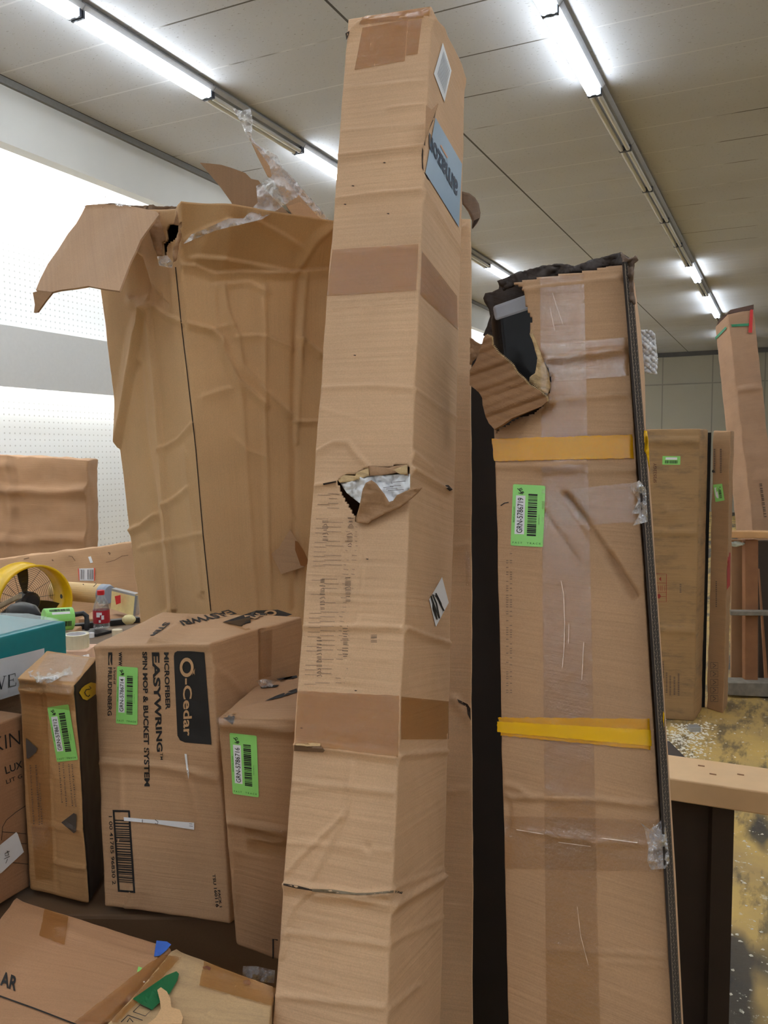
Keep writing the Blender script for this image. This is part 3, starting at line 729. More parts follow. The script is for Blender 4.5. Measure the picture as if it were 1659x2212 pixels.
# ------------------------------------------------------------------ narrow carton standing behind it (T)
tt_r, tb_r = P(1018, 472, 1.90), P(1022, 2212, 1.50)
tt_l, tb_l = P(835, 466, 1.93), P(800, 2212, 1.53)
tb_ = lambda a, b: down(a, b, 0.02)
bk = lambda d: (RT * .02 + FW * d)
t_fl, t_fr = tb_(tt_l, tb_l), tb_(tt_r, tb_r)
thT = thing('narrow_carton', 'slim carton edge standing right behind the tall middle carton, curled flap on top', 'cardboard box', t_fr)
bodyT = Carton('body', [t_fl, t_fr, t_fr + bk(.05) - RT * .02, t_fl + bk(.05), tt_l, tt_r, tt_r + bk(.05) - RT * .02, tt_l + bk(.05)], card('cardboard_light', (222, 186, 148), .04, .2), thT, st=.006, r=.003,
               creases=[(0, [(995, 495), (1018, 480)], 6, .004, 'step'), (0, z4((1220, 200), (1290, 290), (1320, 330)), 7, .005, 'step'), (0, z6((1250, 1110), (1385, 1085)), 5, .002, 'step'),
                        (0, z4((1160, 760), (1320, 745)), 5, .002, 'step')], wob=.002, bot=.35)
zt = Z(980, 400, 3.686)
patch('curled_flap', zt((60, 50), (120, 65), (165, 100), (195, 150), (208, 220), (205, 260), (180, 310), (150, 345), (150, 280), (120, 210), (70, 150)), lambda x, y: 1.92 + .03 * ((x - 1000) / 35.0) ** 2, card('cardboard_dark_dusty', (126, 100, 80), .1, .1, dirt=.2), thT, .004, jit=.004)
patch('flap_edge', zt((160, 285), (205, 262), (200, 275), (150, 350), (150, 320)), lambda x, y: 1.915, plain('dark_flap_core', (60, 46, 36), .9), thT, .003)
polys('tear_line', bodyT, [z4((1225, 200), (1290, 232), (1308, 260), (1310, 335), (1290, 295), (1285, 250), (1235, 222))], plain('tear_dark', (56, 42, 32), .9), None, .002, 9)
sheet('clear_tape', bodyT, z6((1350, 1420), (1378, 1420), (1378, 1150), (1350, 1150)), M_CLEAR, nu=3, nv=10, off=.001)

# ------------------------------------------------------------------ added dark panel: deep shade between the two tall cartons put into its colour
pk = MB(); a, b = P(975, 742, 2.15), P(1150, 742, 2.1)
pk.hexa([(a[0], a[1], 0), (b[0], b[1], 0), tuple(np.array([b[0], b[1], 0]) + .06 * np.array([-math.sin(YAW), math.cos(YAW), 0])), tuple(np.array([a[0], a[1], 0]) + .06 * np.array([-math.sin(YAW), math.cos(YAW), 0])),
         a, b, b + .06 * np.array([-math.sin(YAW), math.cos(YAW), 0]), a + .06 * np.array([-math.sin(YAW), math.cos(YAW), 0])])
o = pk.make('gap_shade_panel', plain('gap_shade_brown', (32, 21, 14), .8, vary=.2, nscale=8), bevel=.004)
tag(o, 'added near-black panel for the deep shade in the gap left of the torn carton', 'board')

# ------------------------------------------------------------------ torn carton on the right (R)
z7 = Z(1000, 520, 3.77); z3r = Z(1040, 1000, 3.457); z5r = Z(1000, 1620, 3.318)
Rl_t, Rl_b = P(1059, 590, 1.54), P(1098, 2212, 1.25)
Rr_t, Rr_b = P(1347, 572, 1.42), P(1455, 2212, 1.13)
Rb_t, Rb_b = P(1368, 572, 1.50), P(1475, 2212, 1.215)
R_fl, R_fr, R_br = [down(a, b, .02) for a, b in ((Rl_t, Rl_b), (Rr_t, Rr_b), (Rb_t, Rb_b))]
R_bl = R_fl + (R_br - R_fr) * 1.0; Rbl_t = Rl_t + (Rb_t - Rr_t)
thR = thing('torn_carton', 'tall torn carton on the right with yellow tape bands and a ripped open top corner', 'cardboard box', (R_fl + R_br) / 2)
holeR = z7((-200, 1600), (-200, -200), (1500, -200), (1300, 190), (1230, 195), (1050, 240), (850, 270), (640, 300), (540, 320), (400, 345), (440, 360), (490, 385), (500, 460), (515, 550), (560, 640), (545, 700), (545, 740), (590, 850), (630, 920), (680, 1010), (705, 1080), (715, 1140), (700, 1200), (692, 1290), (600, 1400), (480, 1440), (300, 1530), (245, 1600))
crR = [(0, z7((510, 400), (800, 355), (1290, 300)), 6, .003, 'step'), (0, z7((650, 960), (900, 930), (1330, 885)), 6, .004, 'step'),
       (0, z7((700, 1250), (900, 1235), (1060, 1225)), 4, .002, 'step'), (0, z7((700, 1305), (1000, 1280), (1340, 1250)), 5, .003, 'step'),
       (0, z7((980, 1560), (1400, 1550)), 4, .0012, 'step'), (0, z7((270, 1830), (600, 1825), (1000, 1800)), 6, .003, 'step'), (0, z7((620, 1850), (1420, 1870)), 5, .002, 'step'),
       (0, z7((480, 1560), (550, 1430), (640, 1370)), 5, .002, 'step'),
       (0, z3r((650, 250), (850, 530), (980, 720), (1150, 990)), 5, -.006, 'step'), (0, z3r((960, 700), (1050, 840), (1140, 985)), 8, -.008, 'ridge'),
       (0, z3r((470, 350), (620, 580), (740, 750)), 3, -.003, 'step'), (0, z3r((780, 20), (620, 40), (450, 30)), 4, .002, 'step'),
       (0, z5r((300, 330), (480, 335), (900, 345), (1380, 385)), 5, .0035, 'step'), (0, z5r((300, 235), (390, 260), (480, 330)), 5, .003, 'step'),
       (0, z5r((320, 350), (340, 440), (320, 560)), 5, -.003, 'step'), (0, z5r((600, 1420), (960, 1440), (1480, 1480)), 4, .0015, 'step'), (0, z5r((980, 1510), (1480, 1545)), 4, .001, 'step'),
       (0, z5r((390, 570), (600, 600), (950, 650), (1340, 670)), 3, .0016, 'step')]
bodyR = Carton('body', [R_fl, R_fr, R_br, R_bl, Rl_t, Rr_t, Rb_t, Rbl_t], M_CARD_R, thR, st=.004, r=.0025, creases=crR,
               holes=[(0, holeR), (2, holeR), (4, [(0, 0), (1659, 0), (1659, 1100), (0, 1100)]), (3, [(0, 0), (1659, 0), (1659, 925), (0, 925)])],
               wob=.0016, bot=.3, bst=.06, thick=.004)
bodyR.planes[1] = (Rr_b, bodyR.fn[1])
depR = lambda off: (lambda x, y: float((bodyR.planes[0][0] - CAM) @ bodyR.fn[0]) / float(ray(x, y) @ bodyR.fn[0]) + off)
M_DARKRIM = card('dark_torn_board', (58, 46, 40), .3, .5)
# dark back wall of the open top with its ragged rim
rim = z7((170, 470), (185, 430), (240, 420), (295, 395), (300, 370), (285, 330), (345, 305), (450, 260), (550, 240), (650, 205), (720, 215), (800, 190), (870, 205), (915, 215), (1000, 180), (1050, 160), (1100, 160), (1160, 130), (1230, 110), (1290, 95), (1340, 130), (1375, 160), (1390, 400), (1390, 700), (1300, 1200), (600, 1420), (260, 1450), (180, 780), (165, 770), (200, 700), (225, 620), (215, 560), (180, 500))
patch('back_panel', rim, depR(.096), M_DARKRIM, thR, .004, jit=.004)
patch('torn_rim', z7((285, 330), (450, 262), (650, 207), (800, 190), (915, 213), (1050, 162), (1230, 112), (1290, 97), (1320, 200), (1200, 200), (1050, 250), (900, 262), (700, 300), (540, 330), (440, 360), (330, 400)), depR(.055), M_DARKRIM, thR, .005, jit=.014)
patch('corner_flap', z7((1290, 97), (1350, 150), (1390, 135), (1402, 118), (1430, 158), (1390, 185), (1385, 330), (1400, 520), (1340, 480), (1310, 250)), depR(.03), card('board_grey_brown', (120, 98, 82), .15, .4), thR, .004, jit=.012)
# inner torn edge of double wall board
patch('torn_core', z7((560, 720), (600, 830), (650, 960), (700, 1080), (712, 1190), (690, 1250), (640, 1220), (540, 1150), (545, 1110), (590, 1080), (610, 960), (580, 850), (545, 760)), depR(.012), M_RAW, thR, .003, jit=.006)
# big flap folded outward
def dflapR(x, y):
    t = max(0.0, min(1.0, (1185 - x) / 165.0)); return depR(0)(x, y) - .006 - .030 * math.sin(t * 1.6) + .0022 * math.sin((y + .30 * x) * .13) + .0012 * math.sin((y + .36 * x) * .31)
patch('torn_flap', z7((190, 770), (235, 790), (240, 850), (290, 920), (340, 960), (400, 1010), (440, 1080), (500, 1130), (540, 1180), (620, 1220), (680, 1275), (690, 1310), (640, 1350), (520, 1400), (400, 1450), (330, 1500), (260, 1540), (215, 1490), (190, 1440), (165, 1340), (160, 1280), (130, 1230), (60, 1180), (60, 1060), (110, 980), (150, 870), (170, 800)), dflapR, card('cardboard_flap_brown', (146, 104, 66), .12, .4), thR, .004, st=5)
fe = z7((190, 772), (235, 790), (240, 850), (290, 920), (340, 960), (400, 1010), (440, 1080), (500, 1130), (540, 1180), (620, 1220), (680, 1275), (690, 1310))
eo = MB()
for i in range(len(fe) - 1):
    n_ = 6
    for k in range(n_):
        x = fe[i][0] + (fe[i + 1][0] - fe[i][0]) * k / n_; y = fe[i][1] + (fe[i + 1][1] - fe[i][1]) * k / n_
        x2 = fe[i][0] + (fe[i + 1][0] - fe[i][0]) * (k + 1) / n_; y2 = fe[i][1] + (fe[i + 1][1] - fe[i][1]) * (k + 1) / n_
        d = dflapR(x, y); eo.tube([P(x, y, d - .002), P((x + x2) / 2 + 2.5, (y + y2) / 2 - 3.5, d + .002), P(x2, y2, d - .002)], .001, 4)
eo.make('flute_edge', M_RAW, thR)
patch('torn_scrap', z7((60, 790), (150, 850), (150, 900), (100, 960), (60, 1010)), lambda x, y: 1.62, M_CARD_D, thR, .004, jit=.01)
# exposed corrugated edge down the right side, dark with pale zigzag flutes, and the pale outer liner beside it
def re_px(y): return 1347 + (1455 - 1347) * (y - 572) / 1640 + 7.5 * math.sin(math.pi * min(1, max(0, (y - 572) / 1640)))
V = []; F = []; ys = np.linspace(566, 2330, 90)
M_GAP = plain('dark_board_gap', (50, 40, 34), .95)
for y in ys:
    x = re_px(min(y, 2300)); d = depR(0)(x, y)
    V += [P(x - 1, y, d - .001), P(x + 15, y, d + .055)]
F = [(2 * i, 2 * i + 1, 2 * i + 3, 2 * i + 2) for i in range(len(ys) - 1)]
solid(mesh_obj('corrugated_edge', V, F, M_GAP, thR), .003, 0)['label'] = 'dark exposed edge of double wall board'
zz = MB(); y = 575.0; k = 0
while y < 2230:
    for (o0, o1) in ((3.2, 8.4), (9.0, 14.2)):
        a_ = o0 if k % 2 else o1; b_ = o1 if k % 2 else o0
        x = re_px(y); d = depR(0)(x, y)
        pa = P(x + a_, y, d + .054 * a_ / 15 - .004); pb = P(x + b_, y + 7, d + .054 * b_ / 15 - .004)
        zz.tube([pa, pb], .0009, 4, cap=False)
    y += 7; k += 1
for o_ in (2.4, 8.7, 14.8):
    zz.tube([P(re_px(yy) + o_, yy, depR(0)(re_px(yy), yy) + .054 * o_ / 15 - .004) for yy in np.linspace(570, 2300, 60)], .0008, 4, cap=False)
zz.make('flute_edge', card('grey_flutes', (186, 166, 142), .1, .1), thR)
V = []
def sil(y): return float(np.interp(y, [555, 615, 711, 812, 928, 1120, 1233, 1391, 1531, 1628, 1737, 1884, 2179, 2400], [1364, 1369, 1382, 1391, 1393, 1408, 1414, 1425, 1434, 1441, 1448, 1457, 1472, 1484]))
ys2 = np.linspace(612, 2380, 70)
for y in ys2:
    x = re_px(min(y, 2300)); d = depR(0)(x, y); V += [P(x + 14, y, d + .056), P(max(sil(y), x + 17), y, d + .088)]
F = [(2 * i, 2 * i + 1, 2 * i + 3, 2 * i + 2) for i in range(len(ys2) - 1)]
solid(mesh_obj('side_liner', V, F, M_CARD_A, thR), .003, 0)
# tape on R
sheet('clear_tape', bodyR, [(1181, 2230), (1297, 2230), (1262, 592), (1167, 600)], M_CLEAR, nu=16, nv=110, off=.0012)
sheet('clear_tape', bodyR, z7((700, 1150), (1400, 1100), (1350, 790), (640, 850)), M_CLEAR, nu=30, nv=14, off=.0018, jag=.8)
sheet('clear_tape', bodyR, z3r((480, 480), (1215, 440), (1190, 145), (500, 215)), M_CLEAR, nu=30, nv=14, off=.0019, jag=.6)
sheet('clear_tape', bodyR, z5r((300, 850), (1450, 875), (1425, 500), (300, 470)), M_BROWNTAPE if False else M_CLEAR, nu=40, nv=16, off=.0018, jag=.6)
y1 = sheet('yellow_tape', bodyR, [(1069, 997), (1384, 990), (1379, 939), (1063, 949)], M_YELTAPE, nu=44, nv=10, off=.0024, jag=1.0)
y2 = sheet('yellow_tape', bodyR, z3r((150, 2035), (1305, 2145), (1300, 1910), (130, 1900)), M_YELTAPE, nu=44, nv=10, off=.0024, jag=1.0)
sheet('yellow_tape', bodyR, z3r((125, 2010), (1300, 2115), (1300, 1995), (125, 1930)), M_YELTAPE2, nu=44, nv=6, off=.0034, jag=.6)
patch('yellow_tape', z7((1475, 1545), (1500, 1550), (1515, 1700), (1520, 1880), (1495, 1740), (1460, 1690)), depR(.05), M_YELTAPE2, thR, .0008, jit=.01)
patch('yellow_tape', z3r((1295, 1870), (1350, 1840), (1365, 1870), (1360, 2080), (1330, 2000)), depR(.045), M_YELTAPE2, thR, .0008, jit=.01)
patch('film_wrinkle', z5r((1270, 520), (1340, 570), (1420, 505), (1450, 520), (1480, 800), (1450, 850), (1350, 860), (1320, 800), (1330, 700), (1300, 560)), depR(-.004), M_FILM, thR, 0, jit=.02, st=5)
patch('film_wrinkle', z3r((1100, 170), (1180, 130), (1230, 200), (1240, 440), (1130, 470), (1180, 380), (1120, 380), (1170, 280)), depR(-.004), M_FILM, thR, 0, jit=.02, st=5)
green_label(bodyR, [(1109, 1046), (1179, 1049.5), (1173.7, 1182), (1103.6, 1178.6)], 'GRN-5786719')
polys('marker_scratch', bodyR, strokes((z3r((145, 320), (175, 300), (205, 295)), 2.0)), M_BLACKPRINT, None, .001)
for sk in ((z3r((600, 880), (620, 980), (628, 1200), (622, 1400), (610, 1530)), 1.6), (z3r((660, 1200), (655, 1350)), 1.2), (z3r((770, 1340), (755, 1620)), 1.6), (z7((735, 430), (770, 540), (820, 685)), 1.2), (z7((715, 550), (755, 740)), 1.2),
                                (z5r((390, 570), (585, 602)), 1.4), (z5r((690, 660), (920, 690)), 1.2), (z5r((1000, 630), (1255, 663)), 2.0), (z5r((825, 1120), (850, 1330), (905, 1540)), 1.1)):
    polys('pale_streak', bodyR, strokes(sk), plain('pale_streak_tone', (232, 210, 186), .4, vary=.3, nscale=120), None, .003)  # thin pale raised strokes over the taped face
polys('faded_print', bodyR, [[(x, y), (x + 5, y), (x + 5, y + 2), (x, y + 2)] for y in range(1195, 1500, 5) for x in (1094, 1102) if rg.random() < .5], plain('very_faded_print', (140, 112, 90), .8), None, .0012)
# black foam block inside the hole
pa, pb = P(1063, 664, depR(.032)(1063, 664)), P(1165, 632, depR(.032)(1165, 632))
qa, qb = P(1085, 880, depR(.032)(1085, 880)), P(1225, 850, depR(.032)(1225, 850))
bkd = FW * .048
foam = MB().hexa([qa, qb, qb + bkd, qa + bkd, pa, pb, pb + bkd, pa + bkd]).make('foam_block', plain('black_foam', (8, 8, 10), .4, vary=.3, nscale=60, bmp=.1, spec=.25), bevel=.02)
tag(foam, 'black block with a shiny rounded top inside the ripped corner of the right carton', 'packing foam')
MB().hexa([P(x, y, depR(.030 + o)(x, y)) for o, pts_ in ((0, ((1070, 694), (1150, 668))), (.012, ((1150, 668), (1070, 694))), (0, ((1064, 662), (1150, 632))), (.012, ((1150, 632), (1064, 662)))) for x, y in pts_]).make('highlight_edge', plain('painted_highlight_grey', (150, 150, 156), .5), foam, bevel=.0055)  # highlight on the block's top painted as a pale grey strip
# bubble wrap sticking out
bw = patch('bubble_wrap', z7((1425, 735), (1480, 728), (1540, 735), (1560, 765), (1570, 860), (1582, 960), (1575, 1090), (1500, 1075), (1440, 1060), (1430, 900)), lambda x, y: 1.53 + .004 * math.sin(x * .5) * math.sin(y * .5), tape_mat('white_bubble_wrap', (0.9, 0.9, 0.92, 1), .06, .86, (240, 240, 244), .25, .5, 120), thR, .004, jit=.01, st=4)
bw['label'] = 'white translucent bubble wrap sticking out'

# ------------------------------------------------------------------ wide battered carton (W)
zw = Z(180, 440, 2.514); zf = Z(40, 220, 2.304)
W_fl_t, W_fl_l = P(378, 452, 1.99), P(455, 1310, 2.09)
W_fr_t, W_fr_l = P(830, 508, 2.11), P(800, 1310, 2.20)
W_bl_t, W_bl_l = P(196, 452, 2.24), P(300, 1315, 2.36)
wf = [down(a, b, .02) for a, b in ((W_fl_t, W_fl_l), (W_fr_t, W_fr_l), (W_bl_t, W_bl_l))]
W_br_b, W_br_t = wf[1] + (wf[2] - wf[0]), W_fr_t + (W_bl_t - W_fl_t)
thW = thing('wide_carton', 'big wide battered carton at left with open flaps and plastic film on top', 'cardboard box', (wf[0] + wf[1]) / 2)
crW = []
for pts, w_, a, kind, f in [
        (zw((500, 275), (590, 345), (740, 390), (850, 375), (1100, 370), (1330, 365)), 42, .040, 'tilt', 0),
        (zw((510, 330), (600, 340), (720, 385), (850, 375), (1060, 380), (1330, 360)), 6, .006, 'step', 0), (zw((600, 300), (850, 330), (1100, 370)), 7, .005, 'step', 0),
        (zw((720, 440), (900, 425), (1000, 480)), 5, .003, 'step', 0),
        (zw((530, 640), (690, 680), (755, 735), (770, 820), (850, 960), (990, 1080)), 6, .006, 'step', 0), (zw((770, 460), (790, 590), (840, 720), (870, 880), (990, 1010), (1150, 1150)), 6, .005, 'step', 0),
        (zw((840, 720), (990, 715), (1130, 778)), 5, .003, 'step', 0), (zw((690, 685), (800, 655)), 5, .002, 'step', 0),
        (zw((990, 460), (990, 1000), (1000, 1500), (1020, 2200)), 4, .0035, 'step', 0), (zw((720, 480), (720, 620), (860, 1000), (900, 1600), (945, 2200)), 6, .0022, 'step', 0),
        (zw((1170, 400), (1150, 800), (1140, 1300), (1150, 1700), (1145, 2200)), 7, -.008, 'ridge', 0), (zw((1215, 400), (1190, 740), (1160, 1300)), 5, .004, 'step', 0),
        (zw((1190, 730), (1290, 812)), 5, .007, 'step', 0), (zw((1150, 1180), (1270, 1178)), 5, .004, 'step', 0), (zw((1150, 1700), (1180, 1850)), 5, .003, 'step', 0),
        (zw((650, 1040), (790, 1000)), 8, .0025, 'step', 0), (zw((820, 1270), (900, 1340), (990, 1370)), 5, .002, 'step', 0),
        (zw((880, 130), (1050, 200), (1170, 260)), 5, .004, 'step', 0), (zw((1340, 150), (1240, 240), (1180, 350)), 7, .006, 'step', 0), (zw((520, 220), (640, 170), (760, 140)), 5, .003, 'step', 0),
        (zw((760, 150), (790, 250), (770, 330)), 6, .003, 'step', 0),
        # left side panel
        (zw((290, 520), (350, 560), (300, 700), (240, 1050), (190, 1320)), 9, .010, 'step', 3), (zw((350, 540), (400, 900), (440, 1500), (500, 2200)), 7, .007, 'step', 3),
        (zw((300, 880), (340, 1300), (400, 1700), (440, 2200)), 8, -.007, 'ridge', 3), (zw((380, 545), (450, 600), (530, 635)), 5, .004, 'step', 3), (zw((300, 290), (350, 450), (410, 500)), 12, -.008, 'step', 3),
        (zw((420, 1330), (520, 1270), (590, 1190)), 5, .003, 'step', 3), (zw((250, 1770), (320, 1740), (380, 1690)), 5, .004, 'step', 3), (zw((430, 1640), (570, 1540)), 5, .003, 'step', 3),
        (zw((320, 1860), (480, 1820), (640, 1790)), 5, .002, 'step', 3), (zw((560, 1350), (600, 1700), (650, 2100)), 6, .003, 'step', 3)]:
    crW.append((f, pts, w_, a, kind))
holeW = zw((455, 200), (450, 150), (465, 115), (510, 112), (520, 140), (505, 190), (475, 210), (455, 225), (452, 280), (435, 285), (430, 220))
bodyW = Carton('body', [wf[0], wf[1], W_br_b, wf[2], W_fl_t, W_fr_t, W_br_t, W_bl_t], M_CARD_W, thW, st=.004, r=.004, creases=crW,
               holes=[(0, holeW), (3, holeW)], wob=.002, bot=.35, bst=.08, thick=.005)
# score line between the two visible panels, its shade painted as a dark stroke
depW = lambda off: (lambda x, y: float((bodyW.planes[0][0] - CAM) @ bodyW.fn[0]) / float(ray(x, y) @ bodyW.fn[0]) + off)
polys('crease_shade_line', bodyW, strokes((zw((500, 345), (530, 640), (565, 930), (610, 1330), (650, 1800), (692, 2212)), 2.2)), plain('crease_shadow', (58, 40, 28), .95), None, .0015, 9)
patch('side_flap', zf((340, 515), (420, 510), (520, 515), (600, 530), (690, 550), (702, 565), (660, 620), (610, 690), (585, 750), (560, 800), (530, 880), (505, 945), (430, 935), (350, 920), (290, 930), (210, 940), (170, 950), (90, 940), (110, 890), (150, 810), (200, 740), (250, 660), (290, 610), (318, 560)),
      lambda x, y: 2.12 - .0009 * (x - 190) - .0011 * max(0, y - 450) + .014 * abs(((x + .45 * y) / 55.0) % 2 - 1) - .007, card('cardboard_dusty_flap', (196, 158, 124), .06, .05, along='u'), thW, .005, st=9)
patch('side_flap', zf((75, 950), (110, 940), (172, 950), (140, 990), (98, 1048), (80, 1050), (85, 1010)), lambda x, y: 1.95 + .04 * (115 - x) / 40, M_CARD_D, thW, .004)
polys('scuff_spots', Pl(lambda x, y: 2.12 - .0009 * (x - 190) - .0011 * max(0, y - 450) + .014 * abs(((x + .45 * y) / 55.0) % 2 - 1) - .007, thW),
      [[(x - a_, y), (x, y - 1.3), (x + a_, y), (x, y + 1.5)] for x, y, a_ in [(232 + rg.gauss(0, 12), 470 + rg.gauss(0, 18), rg.uniform(1.5, 3)) for _ in range(22)]], plain('dark_scuff', (120, 92, 72), .9), thW, .0035)
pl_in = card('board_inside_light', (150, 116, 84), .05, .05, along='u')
patch('back_flap', zf((905, 305), (950, 308), (1010, 315), (1060, 330), (1130, 355), (1160, 385), (1195, 392), (1230, 440), (1330, 540), (1410, 618), (1300, 640), (1105, 600), (1060, 500), (1010, 430), (960, 370)), lambda x, y: 2.30 - .0004 * (x - 433), pl_in, thW, .005)
patch('back_flap', zf((1150, 180), (1230, 260), (1310, 330), (1420, 450), (1490, 530), (1555, 608), (1560, 660), (1410, 625), (1340, 530), (1270, 390), (1240, 370), (1190, 270)), lambda x, y: 2.22 + .0004 * (x - 539), card('flap_tan', (178, 140, 104), .05, .05, along='u'), thW, .005)
patch('back_flap', zf((1340, 520), (1400, 500), (1470, 540), (1560, 610), (1560, 650), (1410, 620)), lambda x, y: 2.17, M_CARD_B, thW, .004)
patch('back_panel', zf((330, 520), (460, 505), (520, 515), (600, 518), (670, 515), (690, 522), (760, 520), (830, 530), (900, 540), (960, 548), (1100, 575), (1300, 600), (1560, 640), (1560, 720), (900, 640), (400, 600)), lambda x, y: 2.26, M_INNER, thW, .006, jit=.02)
patch('corner_tuck', zf((690, 555), (705, 545), (720, 575), (738, 610), (740, 640), (735, 690), (712, 700), (715, 765), (690, 765), (650, 640), (660, 610)), lambda x, y: 2.03, M_CARD_D, thW, .004, jit=.01)
patch('corner_tuck', zf((772, 610), (790, 540), (842, 535), (830, 620), (800, 700), (785, 790), (770, 800), (768, 740), (795, 650), (797, 615)), lambda x, y: 1.965, M_CARD_D, thW, .004, jit=.01)
film = patch('stretch_film', zf((1065, 30), (1110, 45), (1155, 32), (1165, 90), (1160, 180), (1200, 220), (1290, 270), (1310, 320), (1340, 360), (1400, 430), (1390, 470), (1300, 530), (1210, 585), (1100, 612), (980, 640), (820, 708), (860, 660), (980, 610), (1040, 580), (1120, 580), (1190, 500), (1182, 420), (1260, 370), (1250, 320), (1200, 250), (1140, 180), (1110, 110)),
             lambda x, y: 2.03 - .15 * max(0.0, min(1.0, (y - 445) / 35.0)) * max(0.0, min(1.0, (640 - x) / 60.0)) + .02 * math.sin(x * .04 + y * .03), M_FILM, None, 0, jit=.05, st=5)
tag(film, 'torn clear stretch film draped over the flaps of the wide carton', 'plastic film')
rib = patch('film_strip', zf((1300, 330), (1340, 350), (1430, 450), (1500, 530), (1556, 600), (1552, 622), (1480, 560), (1400, 470), (1330, 390)), lambda x, y: 2.04, M_FILM, film, 0, jit=.05, st=5)
patch('film_strip', zf((690, 770), (740, 765), (770, 800), (765, 828), (700, 815)), lambda x, y: 1.985, M_FILM, film, 0, jit=.03, st=4)
patch('film_strip', zf((470, 500), (520, 495), (570, 503), (560, 520), (490, 518)), lambda x, y: 2.05, M_FILM, film, 0, jit=.03, st=4)
pf = patch('peeled_paper', zw((1020, 1900), (1060, 1870), (1110, 1790), (1125, 1770), (1160, 1830), (1200, 1900), (1222, 1950), (1200, 1972), (1075, 2012), (1050, 1960)), lambda x, y: depW(-.012 - .0006 * (x - 586))(x, y), M_CARD_B, thW, .002, st=6)
patch('peeled_paper', zw((1150, 1830), (1165, 1835), (1200, 1890), (1224, 1945), (1205, 1970), (1180, 1965), (1150, 1880)), lambda x, y: depW(-.066)(x, y), plain('orange_torn_edge', (150, 96, 48), .7), thW, .001)

# ------------------------------------------------------------------ mop carton (O)
zo = Z(180, 1280, 3.19)
o_c = [P(224, 1958, 1.635), P(497, 1996, 1.505), P(690, 1800, 1.735), P(400, 1800, 1.86), P(204, 1393, 1.60), P(456, 1388, 1.47), P(652, 1332, 1.70), P(350, 1322, 1.80)]
zt_o = min(p[2] for p in o_c[:2]); o_c[2][2] = o_c[1][2]; o_c[3][2] = o_c[0][2]
o_c[0] = onz(224, 1958, .765); o_c[1] = onz(497, 1996, .765); o_c[2][2] = o_c[3][2] = .765
thO = thing('mop_carton', 'brown carton printed with a black panel and mop and bucket lettering, green sticker', 'cardboard box', o_c[0])
bodyO = Carton('body', o_c, M_CARD_B, thO, st=.005, r=.004, wob=.002, creases=[
    (0, zo((85, 1170), (150, 1160), (250, 1165), (550, 1190), (750, 1225), (900, 1265)), 7, .004, 'step'), (0, zo((260, 1190), (270, 1500), (250, 1700)), 5, .002, 'step'),
    (0, zo((290, 2170), (330, 2050)), 8, .004, 'step'), (0, zo((100, 380), (120, 500), (100, 700)), 6, .003, 'step'), (0, zo((280, 1060), (560, 1100)), 3, .0015, 'step'),
    (0, zo((60, 350), (460, 365), (700, 325), (880, 350)), 8, .004, 'step'), (0, zo((720, 1260), (760, 1400), (790, 1560)), 5, .0015, 'step'),
    (4, zo((460, 360), (620, 260), (700, 200)), 9, .006, 'step'), 
    (1, zo((880, 500), (1000, 580), (1100, 690)), 6, .003, 'step'), (1, zo((1230, 250), (1240, 400), (1240, 600)), 5, -.005, 'ridge')])
def pt(name, s_, tl, tr, br, bl, bold=.02, mat=M_BLACKPRINT, off=.0009, face=0, sp=1.0):
    return text(name, bodyO, s_, rotcw(zo(tl, tr, br, bl)), mat, None, bold, off, 16, face, sp)
pt('printed_text', 'MICROFIBER', (556, 412), (590, 412), (601, 806), (568, 808), .03)
pt('printed_text', 'EASYWRING', (472, 412), (525, 412), (548, 1095), (508, 1098), .035)
pt('printed_text', 'TM', (530, 1105), (548, 1105), (550, 1152), (533, 1152), .01)
pt('printed_text', 'SPIN MOP & BUCKET SYSTEM', (408, 408), (441, 408), (460, 1335), (422, 1335), .03)
pt('printed_text', 'www', (244, 410), (268, 410), (268, 505), (244, 505), .02)
pt('printed_text', 'FREUDENBERG', (172, 515), (200, 515), (197, 848), (168, 848), .02)
pt('printed_text', 'a brand of', (210, 515), (228, 515), (225, 632), (208, 632), .01)
polys('brand_mark', bodyO, [zo((173, 412), (201, 412), (201, 500), (196, 500), (188, 470), (190, 430), (184, 430), (178, 465), (182, 500), (173, 500))], M_BLACKPRINT, None, .0009)
pt('printed_text', 'TSU 160116', (890, 1940), (910, 1940), (937, 2165), (915, 2168), .02)
pt('printed_text', 'PACK 1', (926, 2050), (944, 2048), (958, 2165), (940, 2168), .02)
lp = polys('logo_panel', bodyO, [zo((625, 440), (630, 415), (650, 403), (740, 404), (835, 412), (885, 1048), (700, 1032), (668, 1018), (650, 985))], M_BLACKPRINT, None, .0010, 14)
lp['label'] = 'black printed brand panel'
M_KNOCK = card('bare_board_lettering', (196, 154, 112), 0, 0)
def ring(cx, cy, rx, ry, ix, iy, n=22):
    out = []
    for k in range(n):
        a0, a1 = 2 * math.pi * k / n, 2 * math.pi * (k + 1) / n
        out.append([(cx + rx * math.cos(a0), cy + ry * math.sin(a0)), (cx + rx * math.cos(a1), cy + ry * math.sin(a1)), (cx + ix * math.cos(a1), cy + iy * math.sin(a1)), (cx + ix * math.cos(a0), cy + iy * math.sin(a0))])
    return [zo(*q) for q in out]
star = [zo((762, 545), (770, 548 + 0), (762 + 24 * math.cos(a), 545 + 28 * math.sin(a))) for a in (0.3, 1.1, 2.0, 4.2, 5.2)]
polys('logo_letter', bodyO, ring(716, 515, 48, 67, 30, 42) + star, M_KNOCK, lp, .0022, 14)
text('logo_lettering', bodyO, '-Cedar', rotcw(zo((690, 592), (752, 588), (752, 985), (694, 990))), M_KNOCK, lp, .02, .0022, 14)
H = hom(zo((240, 2060), (360, 2070), (322, 1500), (203, 1497)))
